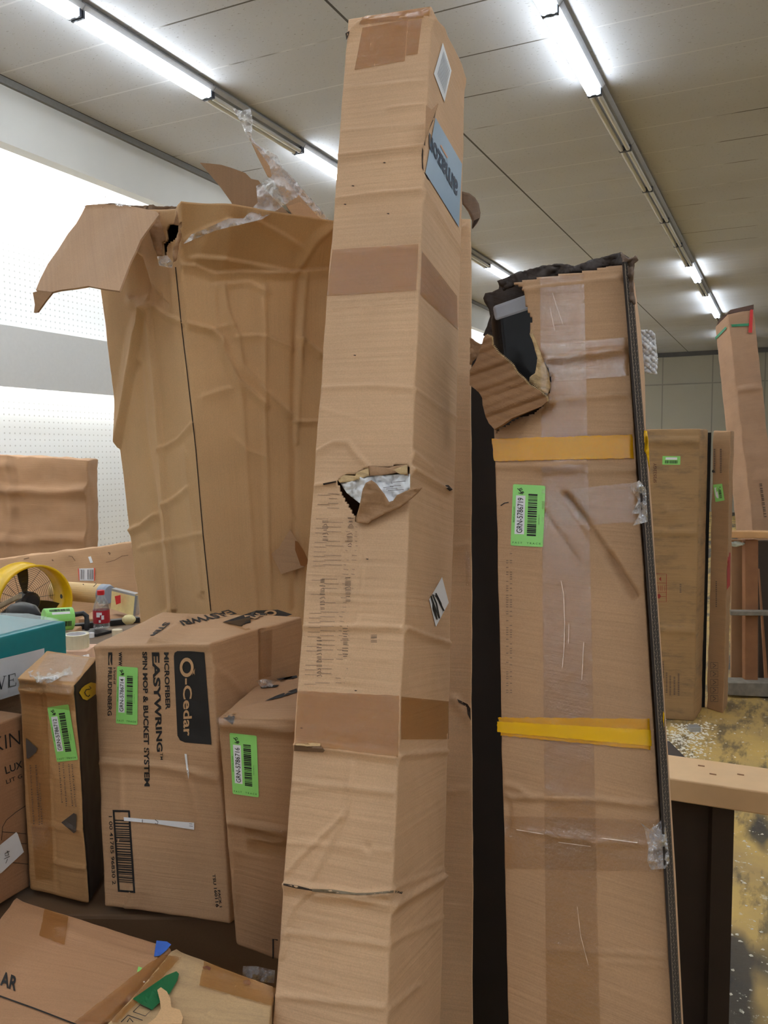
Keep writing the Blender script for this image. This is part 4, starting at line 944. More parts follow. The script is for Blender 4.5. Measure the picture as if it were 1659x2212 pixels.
fr = [[H(*a) for a in q] for q in (((0, 0), (1, 0), (1, .025), (0, .025)), ((0, .975), (1, .975), (1, 1), (0, 1)), ((0, .025), (.11, .025), (.11, .975), (0, .975)), ((.89, .025), (1, .025), (1, .975), (.89, .975)))]
polys('barcode', bodyO, fr + barcode_bars(H, random.Random(3), .11, .89, .12, .87), M_BLACKPRINT, None, .0009, 14)
pt('printed_digits', '1 00 41785 96830 2', (176, 1540), (200, 1540), (226, 2010), (202, 2012), .01)
rs = polys('receipt_strip', bodyO, [zo((283, 1545), (400, 1556), (768, 1583), (768, 1632), (700, 1622), (500, 1590), (285, 1570))], M_WHITE, None, .0025, 10)
rs['label'] = 'white torn paper strip'
polys('strip_print', bodyO, strokes((zo((413, 1560), (413, 1582)), 1.2), (zo((500, 1562), (520, 1575), (518, 1592), (500, 1588)), 1.2), (zo((735, 1590), (755, 1592)), .8), (zo((735, 1605), (760, 1608)), .8)), M_BLACKPRINT, rs, .0032, 12)
polys('tape_scrap', bodyO, [zo((700, 1110), (716, 1112), (722, 1180), (732, 1250), (728, 1285), (718, 1240), (708, 1170))], M_WHITE, None, .0018, 10)
green_label(bodyO, zo((235, 507), (378, 517), (375, 912), (227, 900)), 'GRN-5786714')
# print on the top face
tp = polys('logo_panel', bodyO, [zo((960, 208), (1190, 128), (1340, 122), (1440, 155), (1290, 205), (1110, 242))], M_BLACKPRINT, None, .001, 12, 4)
polys('logo_letter', bodyO, ring(1290, 150, 42, 20, 24, 10), M_KNOCK, tp, .0022, 12, 4)
polys('logo_letter', bodyO, strokes((zo((1180, 150), (1215, 160), (1215, 178), (1180, 185), (1150, 176)), 2.6)), M_KNOCK, tp, .0022, 12, 4)
text('printed_text', bodyO, 'EASYWRI', zo((1000, 122), (660, 200), (690, 232), (1060, 150)), M_BLACKPRINT, None, .03, .001, 12, 4)
text('printed_text', bodyO, 'STEM', zo((560, 208), (458, 300), (494, 300), (606, 212)), M_BLACKPRINT, None, .03, .001, 12, 4)
sheet('clear_tape', bodyO, zo((1205, 600), (1290, 575), (1300, 250), (1200, 270)), M_CLEAR, nu=6, nv=14, off=.0015, face=1)
sheet('clear_tape', bodyO, zo((1120, 270), (1350, 225), (1250, 160), (960, 215)), M_CLEAR, nu=12, nv=6, off=.0018, face=4)
patch('crumpled_tape', zo((1190, 610), (1240, 595), (1330, 610), (1300, 650), (1230, 655)), lambda x, y: 1.545, M_FILM, thO, 0, jit=.03, st=4)

# ------------------------------------------------------------------ plain carton with the 716 sticker (Q)
q_c = [P(510, 2042, 1.385), P(648, 2092, 1.39), P(700, 1900, 1.69), P(560, 1900, 1.60), P(469, 1550, 1.36), P(645, 1554, 1.37), P(700, 1447, 1.66), P(552, 1482, 1.575)]
q_c[2][2] = q_c[1][2]; q_c[3][2] = q_c[0][2]
thQ = thing('plain_carton', 'plain brown carton with green sticker, squeezed between the mop carton and the tall carton', 'cardboard box', q_c[0])
bodyQ = Carton('body', q_c, M_CARD_D, thQ, st=.005, r=.005, wob=.002, creases=[(0, zo((920, 890), (1100, 895), (1450, 940)), 8, .006, 'step'), (0, zo((970, 1560), (1170, 1600), (1395, 1645)), 6, .006, 'step'),
    (0, zo((1150, 1690), (1395, 1700)), 4, .003, 'step'), (0, zo((1010, 1560), (1040, 1900), (1060, 2150)), 5, .002, 'step'), (0, zo((1000, 1770), (1390, 1830)), 4, .0015, 'step'), (4, zo((1000, 850), (1400, 700)), 6, .003, 'step')])
green_label(bodyQ, zo((1008, 965), (1195, 985), (1210, 1410), (1030, 1385)), 'GRN-5786716')
sheet('clear_tape', bodyQ, zo((918, 905), (1040, 910), (1060, 830), (920, 800)), M_CLEAR, nu=8, nv=6, off=.0015, jag=.8)
polys('printed_mark', bodyQ, [zo((965, 862), (1000, 838), (1050, 838), (1030, 910), (990, 880))], M_GREYPRINT, None, .001, 10)
polys('printed_mark', bodyQ, [zo((1250, 752), (1330, 715), (1470, 665), (1475, 690), (1350, 730)), zo((1330, 600), (1470, 575), (1475, 590), (1350, 610)), zo((1220, 650), (1350, 640), (1330, 655), (1225, 662))], M_BLACKPRINT, None, .001, 10, 4)
polys('printed_mark', bodyQ, strokes(([(590, 2070), (590, 2028), (600, 2030)], 3)), M_BLACKPRINT, None, .001, 10)
sheet('brown_tape', bodyQ, zo((1130, 1780), (1395, 1830), (1395, 1640), (1110, 1600)), M_CLEAR, nu=10, nv=8, off=.0015, jag=.6)

# ------------------------------------------------------------------ slim carton with a black side (B12)
zb2 = Z(0, 1400, 7.373)
def cg(xc, d, z_): return ground(xc, d, z_)
b_c = [P(64, 1923, 1.59), P(193, 1953, 1.53), None, None, P(39, 1462, 1.56), P(162, 1478, 1.50), None, None]
b_c[0] = onz(64, 1923, .765); b_c[1] = onz(193, 1953, .765)
bsh = np.array([-math.sin(YAW), math.cos(YAW), 0]) * .16 + R0 * -.012
b_c[2] = b_c[1] + bsh; b_c[3] = b_c[0] + bsh; b_c[6] = b_c[5] + bsh + np.array([0, 0, .012]); b_c[7] = b_c[4] + bsh + np.array([0, 0, .012])
th12 = thing('slim_carton', 'slim taped carton with a black printed side and yellow badge, left of the mop carton', 'cardboard box', b_c[0])
M_BLK = plain('black_printed_side', (28, 26, 24), .45, vary=.15, nscale=30)
body12 = Carton('body', b_c, M_CARD_G, th12, st=.005, r=.006, wob=.0025, mats=[M_CARD_G, M_BLK], facemat={1: 1, 3: 1},
    creases=[(0, zb2((280, 640), (700, 660), (1190, 690)), 6, .005, 'step'), (0, zb2((720, 660), (740, 1200), (760, 2100)), 4, -.004, 'ridge'), (0, zb2((290, 480), (500, 460), (1180, 560)), 5, .003, 'step'),
             (0, [(80, 1480), (100, 1600), (112, 1700), (120, 1850), (125, 1920)], 4, -.003, 'ridge'), (0, [(75, 1780), (190, 1790)], 4, .002, 'step'), (0, [(118, 1860), (192, 1873)], 4, .003, 'step')])
sheet('clear_tape', body12, [(78, 1900), (118, 1900), (100, 1470), (42, 1470)], M_CLEAR, nu=6, nv=40, off=.0015)
sheet('clear_tape', body12, [(44, 1520), (164, 1535), (162, 1480), (40, 1464)], M_CLEAR, nu=14, nv=8, off=.002, jag=.6)
sheet('clear_tape', body12, [(66, 1470), (166, 1476), (192, 1425), (105, 1412)], M_CLEAR, nu=14, nv=8, off=.002, jag=.6, face=4)
patch('crumpled_tape', zb2((450, 380), (800, 240), (1420, 90), (1420, 330), (1200, 420), (1000, 440), (800, 560), (600, 560), (480, 470)), lambda x, y: float((body12.planes[4][0] - CAM) @ np.array([0, 0, 1.0])) / float(ray(x, y)[2]) - .012 if y < 1462 else 1.505 + (160 - x) * .0005, M_FILM, th12, 0, jit=.02, st=4)
green_label(body12, [(103, 1527.5), (149, 1521), (169.5, 1641), (124, 1645.5)], 'GRN-5786712')
zc = Z(0, 1620, 6.146)
polys('warning_triangle', body12, [zb2((425, 1425), (610, 1590), (590, 1650), (470, 1755), (440, 1750), (428, 1560)), zc((825, 955), (990, 830), (1025, 850), (1022, 1080), (990, 1098), (840, 970))], M_GREYPRINT, None, .0024, 10, 0, 1)
dd = []
for cx, y0, y1, sl in ((66, 1652, 1780, .06), (78, 1652, 1780, .06), (86, 1690, 1778, .06), (128, 1648, 1735, .08), (137, 1648, 1740, .08), (149, 1650, 1742, .09), (156, 1650, 1742, .09)):
    yy = y0; dd = []
    while yy < y1:
        h_ = rg.uniform(2, 6); x = cx + (yy - y0) * sl; wv_ = rg.uniform(1.5, 3.4); dd.append([(x, yy), (x + wv_, yy), (x + wv_ + .2, yy + h_ * .5), (x + .2, yy + h_ * .5)]); yy += h_
    polys('small_print', body12, dd, M_FADEPRINT, None, .0024, 10)
bd = polys('badge', body12, [zb2((1250, 710), (1290, 640), (1350, 590), (1440, 545), (1560, 570), (1560, 700), (1440, 790), (1375, 832), (1310, 810))], plain('yellow_badge', (232, 192, 30), .5), None, .0012, 12, 1)
polys('badge_letter', body12, strokes((zb2((1400, 655), (1345, 665), (1325, 710), (1350, 760), (1385, 772), (1405, 745)), 2.2), (zb2((1400, 610), (1425, 640), (1400, 660)), 1.5)), M_BLACKPRINT, bd, .003, 12, 1)

# ------------------------------------------------------------------ luxury-print carton at the left edge, the white and teal box above
def dirp(c0, t, s_, z_):   # along (.40,.915), across (-.915,.40)
    return ground(c0[0] + .40 * t - .915 * s_, c0[1] + .915 * t + .40 * s_, z_)
c0 = (-.703, 1.53)
lx = [dirp(c0, -.40, 0, .765), dirp(c0, .035, 0, .765), dirp(c0, .035, .35, .765), dirp(c0, -.40, .35, .765), dirp(c0, -.40, 0, 1.106), dirp(c0, .035, 0, 1.106), dirp(c0, .035, .35, 1.106), dirp(c0, -.40, .35, 1.106)]
thL = thing('brown_carton', 'brown carton with dark capital lettering cut off by the left edge of the photo', 'cardboard box', lx[1])
bodyL = Carton('body', lx, card('cardboard_reddish', (172, 126, 90), .03, .1), thL, st=.008, r=.004, wob=.001)
zl = Z(0, 1480, 2.514)
text('printed_text', bodyL, 'KIN', zl((-32, 365), (108, 320), (104, 245), (-40, 290)), M_BLACKPRINT, None, -.01, .001, 14)
text('printed_text', bodyL, 'LUX', zb2((90, 2010), (350, 1900), (340, 1790), (65, 1890)), M_BLACKPRINT, None, .01, .001, 14)
text('printed_text', bodyL, 'LIT G', zb2((100, 2165), (350, 2060), (340, 2000), (85, 2100)), M_BLACKPRINT, None, .0, .001, 14)
for sk in ((zc((335, 740), (200, 830), (80, 930), (30, 1020), (15, 1200)), 1.2), (zc((20, 1085), (340, 1112)), 1.2), (zc((250, 1240), (350, 1245)), 1.2), (zc((170, 1495), (370, 1515)), 1.2)): polys('printed_line', bodyL, strokes(sk), M_BLACKPRINT, None, .001, 12)
tg = polys('paper_label', bodyL, [[(-40, 1860)] + zc((0, 1240), (195, 1085), (215, 1110), (297, 1350), (0, 1625)) + [(-40, 1905)]], M_WHITE, None, .004, 12)
tg['label'] = 'white sticker with handwriting'
polys('handwriting', bodyL, strokes((zc((70, 1330), (90, 1390), (45, 1400), (40, 1370), (100, 1335)), 1.2), (zc((30, 1440), (105, 1405)), 1.2), (zc((50, 1500), (75, 1440)), 1)), M_BLACKPRINT, tg, .005, 12)
tl0 = (-.7645 - .0, 1.655)
sp = [dirp(tl0, -.35, .0, .765), dirp(tl0, .17, 0, .765), dirp(tl0, .17, .36, .765), dirp(tl0, -.35, .36, .765)]
# carton under the teal box (keeps clear of the slim carton)
up_ = [dirp((-.80, 1.69), a, b, zz_) for zz_ in (.765, 1.108) for a, b in ((-.06, 0.05), (.20, .05), (.20, .42), (-.06, .42))]
thU = thing('hidden_carton', 'greyish brown carton top just visible under the teal and white box', 'cardboard box', up_[0])
Carton('body', up_, card('cardboard_greyish', (176, 152, 132), .1, .1, dirt=.3), thU, st=.02, r=.004, wob=.002)
tc_ = [dirp(tl0, a, b, zz_) for zz_ in (1.112, 1.236) for a, b in ((-.40, 0), (.165, 0), (.165, .36), (-.40, .36))]
thT2 = thing('teal_box', 'teal box with a white front panel on top of the cartons at left', 'box', tc_[1])
bodyTe = Carton('body', tc_, plain('teal_box_board', (38, 142, 148), .35, vary=.05), thT2, st=.008, r=.003, wob=.001)
wp = polys('front_label', bodyTe, [zb2((-400, 260), (-400, 940), (0, 822), (280, 735), (720, 600), (700, 0), (400, 75), (0, 170))], M_WHITE, None, .001, 14)
wp['label'] = 'white front panel'
bm = bmesh.new()
for q in strokes((zb2((60, 445), (8, 655)), 1.5), (zb2((-45, 440), (8, 655)), 3.6), (zb2((35, 445), (90, 440)), 1), (zb2((130, 430), (130, 612)), 3.4), (zb2((112, 432), (228, 402)), 1.2), (zb2((228, 402), (230, 450)), 1.2), (zb2((130, 515), (198, 500)), 1.2), (zb2((198, 480), (198, 525)), 1.2), (zb2((112, 624), (236, 592)), 1.2), (zb2((236, 592), (240, 545)), 1.2)):
    bm.faces.new([bm.verts.new((x, y, 0)) for x, y in q])
lay('printed_letters', bodyTe, bm, plain('slate_print', (70, 78, 80), .5), wp, .0025, 14)
sheet('shrink_film', bodyTe, [(-60, 1388), (130, 1341), (62, 1328), (-60, 1325)], tape_mat('thin_shrink_film', (.85, .95, .97, 1), .10, .28, (190, 226, 232), .2, .9, 30), nu=20, nv=10, off=.002, jag=.4, face=4)

# ------------------------------------------------------------------ what the left cartons stand on
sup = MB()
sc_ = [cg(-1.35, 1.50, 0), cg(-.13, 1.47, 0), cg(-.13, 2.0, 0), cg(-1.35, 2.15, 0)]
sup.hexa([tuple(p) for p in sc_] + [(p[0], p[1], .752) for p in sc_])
o = sup.make('large_carton', card('cardboard_shade_dark', (104, 78, 54), .05, .1), bevel=.006); tag(o, 'large carton in shadow carrying the mop carton and its neighbours', 'cardboard box')  # board colour set darker to hold the deep shadow beneath the cartons

zg = Z(0, 1900, 2.676)
def topbox(name, label, pxs, zt_, h, mat, cr=(), st=.008):
    t4 = [onz(x, y, zt_) for x, y in pxs]; b4 = [p - np.array([0, 0, h]) for p in t4]
    th = thing(name, label, 'cardboard box', b4[0]); return th, Carton('body', b4 + t4, mat, th, st=st, r=.004, wob=.002, creases=cr)
thV, bodyV = topbox('lying_carton', 'closed carton lying flat at the bottom left with a black line and letters', [(-420, 2560), (44, 2400), (371, 2047), (34, 1938)], .82, .30, card('cardboard_warm_brown', (182, 136, 98), .02, .08),
                    [(4, zg((100, 150), (400, 300), (900, 460)), 5, .003, 'step'), (4, zg((110, 130), (0, 250)), 6, .004, 'step')])
bodyV.planes[4] = (bodyV.c[4], bodyV.fn[4])
text('printed_text', bodyV, 'AR', zg((0, 615), (90, 650), (108, 570), (10, 530)), M_BLACKPRINT, None, .03, .001, 14, 4)
polys('printed_letter_part', bodyV, strokes(([(-2, 2098), (-4, 2128)], 4)), M_BLACKPRINT, None, .001, 14, 4)
polys('printed_line', bodyV, strokes((zg((-60, 650), (0, 678), (200, 750), (420, 835), (600, 905)), 3.2)), M_BLACKPRINT, None, .001, 12, 4)
sheet('brown_tape', bodyV, zg((225, 330), (375, 385), (395, 220), (260, 175)), M_BROWNTAPE, nu=8, nv=8, off=.0015, jag=.8, face=4)
bl = polys('blue_tape', bodyV, [zg((905, 362), (965, 368), (990, 385), (960, 420), (925, 450), (890, 455))], plain('blue_masking_tape', (60, 110, 205), .5), None, .002, 10, 4)
bl['label'] = 'scrap of blue tape'
polys('green_tape_scrap', bodyV, [zg((800, 512), (822, 520), (810, 540), (792, 545))], M_GREEN, None, .002, 10, 4)
thG, bodyG = topbox('worn_carton', 'worn carton with a green patch and torn paper at the bottom centre left', [(58, 2400), (572, 2330), (591, 2130), (378, 2050)], .82, .28, card('cardboard_worn', (196, 162, 118), .1, .1, dirt=.35),
                    [(4, zg((650, 835), (900, 560), (1000, 440)), 7, .005, 'step'), (4, zg((1150, 830), (1380, 620)), 5, .003, 'step'), (4, zg((1000, 430), (1300, 540), (1560, 640)), 6, .003, 'step')])
sheet('brown_tape', bodyG, zg((430, 835), (680, 835), (1050, 460), (930, 440)), M_BROWNTAPE, nu=10, nv=24, off=.002, jag=1, face=4)
sheet('brown_tape', bodyG, zg((1150, 620), (1570, 740), (1600, 640), (1180, 480)), M_BROWNTAPE, nu=16, nv=8, off=.002, jag=1, face=4)
gp = polys('green_patch', bodyG, [zg((768, 705), (860, 640), (960, 570), (1020, 545), (1035, 560), (1025, 600), (985, 670), (940, 710), (880, 770), (820, 740))], tape_mat('green_tape', (.1, .5, .3, 1), .06, .9, (20, 110, 66), .2, .5), None, .003, 10, 4)
gp['label'] = 'dark green glossy tape'
patch('torn_paper', zg((910, 640), (930, 625), (965, 650), (985, 690), (990, 740), (1040, 755), (1058, 800), (1050, 835), (850, 840), (900, 800), (930, 750), (925, 700)), lambda x, y: float(.772 / -ray(x, y)[2]), card('torn_paper_pale', (222, 178, 128), .02, .02), thG, .0015, st=5)
polys('handling_symbol', bodyG, strokes((zg((770, 775), (810, 735), (875, 765), (840, 800), (770, 775)), 1.6), (zg((700, 835), (740, 795), (825, 825)), 2.0), (zg((735, 835), (750, 812), (770, 835)), 2.2)), M_BLACKPRINT, None, .002, 10, 4)
polys('staple_hole', bodyG, [zg((1170, 515), (1200, 508), (1220, 520), (1215, 535), (1180, 530)), zg((1405, 595), (1440, 590), (1452, 605), (1440, 620), (1410, 612))], plain('rust_hole', (120, 70, 50), .8), None, .002, 10, 4, 1)
fs = patch('shrink_wrap_scrap', zg((1405, 500), (1480, 500), (1590, 525), (1585, 600), (1500, 590), (1400, 560)), lambda x, y: 1.37, M_FILM, None, 0, jit=.03, st=4)
tag(fs, 'crinkled clear shrink wrap at the foot of the tall middle carton', 'plastic film')

# ------------------------------------------------------------------ work table clutter at the left
tb = thing('work_table', 'cluttered low work table behind the cartons at left', 'table', ground(-1.75, 3.9, 0))
M_TBL = plain('table_board', (120, 98, 76), .6, vary=.15, nscale=12)
def gbox(mb, x0, x1, d0, d1, z0, z1):
    return mb.hexa([ground(x0, d0, z0), ground(x1, d0, z0), ground(x1, d1, z0), ground(x0, d1, z0), ground(x0, d0, z1), ground(x1, d0, z1), ground(x1, d1, z1), ground(x0, d1, z1)])
gbox(MB(), -2.45, -1.08, 2.75, 4.15, .715, .75).make('table_top', M_TBL, tb, bevel=.003)
for x in (-2.4, -1.13):
    for d in (2.8, 4.1): gbox(MB(), x - .03, x + .03, d - .03, d + .03, 0, .715).make('leg', M_TBL, tb)
M_BLKP = plain('black_plastic', (28, 28, 30), .4)
# bottle
bp = onz(220, 1364, .75); bp = np.array([bp[0], bp[1], .7645]); s_ = .187 / .205
bo = thing('soda_bottle', 'small clear plastic bottle with red cap and red label', 'bottle', bp)
M_PET = tape_mat('clear_plastic', (.93, .95, .95, 1), .10, .10, (220, 225, 225), .06, .25, 40)
MB().lathe(bp, [(.001, .002), (.028, 0), (.0385, .008), (.0385, .03), (.037, .045), (.0385, .06), (.0385, .092), (.036, .108), (.028, .135), (.018, .155), (.0135, .165), (.0135, .172)], n=28).make('body', M_PET, bo, smooth=True)
MB().lathe(bp, [(.0392, .030), (.0394, .045), (.0396, .06), (.0394, .088), (.0388, .092)], n=28).make('label', plain('red_bottle_label', (168, 24, 44), .35), bo, smooth=True)
lo = MB()
for i, (u, v0, v1, w_) in enumerate([(-22, .062, .085, .016), (-4, .072, .084, .010), (8, .050, .070, .012), (-12, .036, .048, .009)]):
    a = math.radians(u) - (math.pi / 2 - YAW) * 0; ax = math.atan2(-bp[1], -bp[0]) + a
    n_ = np.array([math.cos(ax), math.sin(ax), 0]); tn = np.array([-n_[1], n_[0], 0]); lo.obox(bp + n_ * .040 + np.array([0, 0, (v0 + v1) / 2]), tn * w_ / 2, n_ * .0005, (0, 0, (v1 - v0) / 2))
lo.make('label_print', M_WHITE, bo)
MB().lathe(bp, [(.001, .186), (.0165, .186), (.0175, .182), (.0175, .166), (.0165, .164), (.001, .164)], n=24).make('cap', plain('red_cap', (206, 30, 40), .4), bo, smooth=False)
# black rails with loop handle
rl = thing('tool_rail', 'long black metal rail with a loop handle lying across the table', 'tool', onz(215, 1352, .75))
pA, pB = onz(100, 1361, .765), onz(300, 1338, .765); dv = (pB - pA); dvn = dv / np.linalg.norm(dv); sv = np.cross(dvn, [0, 0, 1])
MB().obox((pA + pB) / 2 + sv * .0, dv / 2, sv * .02, (0, 0, .014)).make('rail', M_BLKP, rl, bevel=.003)
ha = P(150, 1330, 3.92)
MB().tube([P(145, 1331, 3.9), P(158, 1328, 3.9), P(180, 1325, 3.9), P(187, 1331, 3.9), P(188, 1345, 3.9), P(188, 1360, 3.88)], .012, 8).make('handle', M_BLKP, rl, smooth=True)
MB().obox(onz(205, 1366, .757) + np.array([0, 0, .0]), (.06, 0, 0), (0, .05, 0), (0, 0, .006)).make('base_plate', M_BLKP, rl)
# label roll on a small box
gb = gbox(MB(), -1.345, -1.175, 3.04, 3.2, .7505, .936)
o = gb.make('pedestal_box', M_CARD_D, bevel=.004); tag(o, 'brown box standing behind the teal box carrying the roll of green stickers', 'cardboard box')
ra, rb2 = P(94, 1340, 3.075), P(156, 1336, 3.135)
rr = thing('sticker_roll', 'roll of bright green barcode stickers lying on its side', 'roll of labels', (ra + rb2) / 2 - np.array([0, 0, .043]))
axr = (rb2 - ra) / np.linalg.norm(rb2 - ra); Lr = np.linalg.norm(rb2 - ra)
MB().lathe(ra, [(.016, 0), (.041, 0), (.043, .002), (.043, Lr - .002), (.041, Lr), (.016, Lr), (.016, 0)], axis=axr, n=32).make('roll', M_GREEN, rr, smooth=False)
bars = MB()
def on_roll(u, ang, hw, ha_):    # small black bars hugging the roll
    up2 = np.array([0, 0, 1.0]); fr_ = np.cross(axr, up2); fr_ /= np.linalg.norm(fr_)
    if fr_ @ (CAM - ra) < 0: fr_ = -fr_
    n_ = fr_ * math.cos(ang) + up2 * math.sin(ang); t_ = -fr_ * math.sin(ang) + up2 * math.cos(ang)
    return (ra + axr * u + n_ * .0433, axr * hw, t_ * ha_, n_ * .0004)
for k in range(16):
    w_ = rg.choice((.0012, .002, .003)); bars.obox(*on_roll(.018 + k * .0046, 1.05, w_ / 2 + .0004, .006)); bars.obox(*on_roll(.018 + k * .0046, -.25, w_ / 2 + .0004, .010))
bars.make('barcode', M_BLACKPRINT, rr)
MB().obox(*on_roll(.055, .72, .032, .005)).make('number_strip', M_WHITE, rr)
# clear tape roll standing on a pad
pc = P(165, 1384, 2.92); padz = pc[2] - .024
pd = MB(); pd.obox((pc[0], pc[1], .75 + (padz - .75) / 2), R0 * .055, np.array([-math.sin(YAW), math.cos(YAW), 0]) * .055, (0, 0, (padz - .7502) / 2))
o = pd.make('paper_pad', plain('peach_paper', (236, 196, 168), .7), bevel=.002); tag(o, 'stack of peach and white paper under the clear tape roll', 'paper')
tr_ = thing('tape_roll', 'roll of clear packing tape standing flat on paper', 'tape roll', (pc[0], pc[1], padz))
MB().lathe((pc[0], pc[1], padz + .0005), [(.034, 0), (.043, 0), (.043, .048), (.034, .048), (.034, 0)], n=36).make('tape', plain('clear_tape_side', (226, 218, 190), .2), tr_, smooth=False)
MB().lathe((pc[0], pc[1], padz + .0005), [(.0325, 0), (.0339, 0), (.0339, .048), (.0325, .048), (.0325, 0)], n=36).make('core', plain('white_core', (225, 225, 228), .6), tr_, smooth=False)
# small stuff
def gob(name, label, cat, p, rr3, mat):
    V = []; F = []; n, m_ = 14, 8
    for j in range(m_ + 1):
        for i in range(n):
            th_ = math.pi * j / m_; ph = 2 * math.pi * i / n; v = np.array([math.sin(th_) * math.cos(ph), math.sin(th_) * math.sin(ph), math.cos(th_)]); k = 1 + .18 * noise.noise(Vector(v * 1.7) + Vector(p))
            V.append(np.asarray(p) + v * rr3 * k)
    F = [(j * n + i, j * n + (i + 1) % n, (j + 1) * n + (i + 1) % n, (j + 1) * n + i) for j in range(m_) for i in range(n)]
    return tag(mesh_obj(name, V, F, mat, smooth=True), label, cat)
gob('rag_ball', 'crumpled cream coloured rag on the table beside the bottle', 'rag', P(278, 1338, 4.05), np.array([.035, .03, .024]), plain('cream_cloth', (226, 212, 158), .8))
def disc(name, label, cat, p, r_, h, mat): return tag(MB().lathe(p, [(.0005, h), (r_, h), (r_, 0), (.0005, 0)], n=22).make(name, mat), label, cat)
pz = onz(253, 1361, .78); disc('round_lid', 'round cream lid lying on the table right of the bottle', 'lid', (pz[0], pz[1], .7505), .024, .032, plain('cream_lid', (224, 208, 178), .5))
pz = onz(197, 1368, .77); disc('small_cap', 'small white cap lying on the table left of the bottle', 'cap', (pz[0], pz[1], .7505), .014, .022, M_WHITE)
# yellow panel with metal edge
yq = Z(0, 1180, 5.184)
ya = [P(x, y, d) for (x, y), d in zip(yq((1240, 700), (1490, 782), (1512, 562), (1250, 500)), (4.50, 4.40, 4.40, 4.50))]
yb_ = [p + (FW * .07) for p in ya]
yt = thing('insulated_panel', 'pale yellow block with metal edges and a red tag', 'panel', ya[0])
MB().hexa([ya[0], ya[1], yb_[1], yb_[0], ya[3], ya[2], yb_[2], yb_[3]]).make('body', plain('pale_yellow_foam', (236, 214, 152), .6), yt)
MB().hexa([ya[1], ya[1] + RT * .012, yb_[1] + RT * .012, yb_[1], ya[2] + UP * .004, ya[2] + UP * .004 + RT * .012, yb_[2] + RT * .012, yb_[2]]).add([ya[3], ya[2], yb_[2], yb_[3], ya[3] + UP * .012, ya[2] + UP * .012, yb_[2] + UP * .012, yb_[3] + UP * .012], [(0, 1, 5, 4), (4, 5, 6, 7), (0, 3, 7, 4)]).make('metal_edge', plain('silver_edge', (176, 178, 182), .3, .7), yt)
polys('red_tag', Pl(lambda x, y: 4.47 - (x - 241) * .002, yt), [yq((1285, 560), (1350, 545), (1352, 635), (1300, 655))], plain('red_tag', (214, 40, 40), .5), yt, .012)
# cardboard tube
ta, tb3 = P(118, 1275, 4.93), P(224, 1283, 4.80); ttx = thing('cardboard_tube', 'cardboard tube with grey taped end and handwriting lying behind the fan', 'tube', (ta + tb3) / 2 - np.array([0, 0, .056]))
MB().tube([ta, tb3], .056, 28).make('tube', card('tube_card', (222, 190, 140), .02, .02), ttx, smooth=False)
dvt = (tb3 - ta) / np.linalg.norm(tb3 - ta)
MB().tube([tb3 - dvt * .01, tb3 + dvt * .03, tb3 + dvt * .045], .0575, 28, rr=[.0575, .0575, .05]).make('end_tape', plain('grey_duct_tape', (146, 156, 172), .35), ttx, smooth=False)
polys('handwriting', Pl(lambda x, y: 4.80 - .056 + .045 * ((y - 1281) / 24) ** 2 + (224 - x) * .0012, ttx), strokes((yq((800, 610), (830, 510), (840, 560), (860, 510)), 1.4), (yq((915, 620), (950, 520), (930, 420), (960, 470)), 1.6), (yq((1040, 460), (1080, 420), (1060, 410)), 1.4), (yq((1050, 600), (1075, 575)), 1.2)), M_BLACKPRINT, ttx, .004, 5)
o = gbox(MB(), -1.62, -1.22, 4.36, 5.0, 0, .733).make('low_carton', M_CARD_D, bevel=.004)
tag(o, 'low brown carton behind the table carrying the cardboard tube and the yellow block', 'cardboard box')

# leaning boards behind
def lean(name, label, q, ds, thick, mat, **k):
    """q: tl, tr, br, bl; extruded backwards and carried to the floor"""
    pts = [P(x, y, d) for (x, y), d in zip(q, ds)]
    bl_, br_ = down(pts[0], pts[3], .01), down(pts[1], pts[2], .01); f2 = np.array([-math.sin(YAW), math.cos(YAW), 0]) * thick
    th = thing(name, label, 'cardboard box', bl_)
    return th, Carton('body', [bl_, br_, br_ + f2, bl_ + f2, pts[0], pts[1], pts[1] + f2, pts[0] + f2], mat, th, **k)
thBB, bodyBB = lean('flat_carton', 'long flat carton leaning behind the fan, with a red edged barcode label', [(-120, 1222), (284, 1172), (318, 1420), (-120, 1440)], (5.6, 5.45, 5.35, 5.5), .08, M_CARD_B, st=.03, r=.008, wob=.008)
lb = sheet('barcode_label', bodyBB, yq((888, 385), (1055, 388), (1055, 245), (878, 250)), plain('white_label', (228, 226, 230), .5), nu=2, nv=2, off=.003)
polys('label_print', bodyBB, [yq((x, 262), (x + w_, 262), (x + w_, 372), (x, 372)) for x, w_ in ((910, 6), (925, 4), (940, 5), (985, 6), (1000, 4), (1015, 6), (1030, 4), (1040, 6))], M_GREYPRINT, lb, .006)
polys('label_border', bodyBB, [yq((876, 250), (888, 250), (896, 385), (888, 385)), yq((1055, 245), (1070, 245), (1066, 388), (1055, 388))], plain('red_border', (226, 90, 70), .5), lb, .006)
polys('paper_scrap', bodyBB, [yq((990, 120), (1020, 112), (1045, 182), (1015, 190))], M_WHITE, None, .004)
polys('tear_mark', bodyBB, strokes((yq((770, 110), (810, 115), (845, 165)), 1.2), (yq((1190, 180), (1280, 160), (1370, 110), (1440, 100)), 1.0), (yq((1215, 70), (1235, 80), (1228, 95)), 3), (yq((585, 150), (600, 165)), 2.5), (yq((270, 145), (330, 130)), 2)), plain('tear_brown', (112, 84, 62), .9), None, .004)
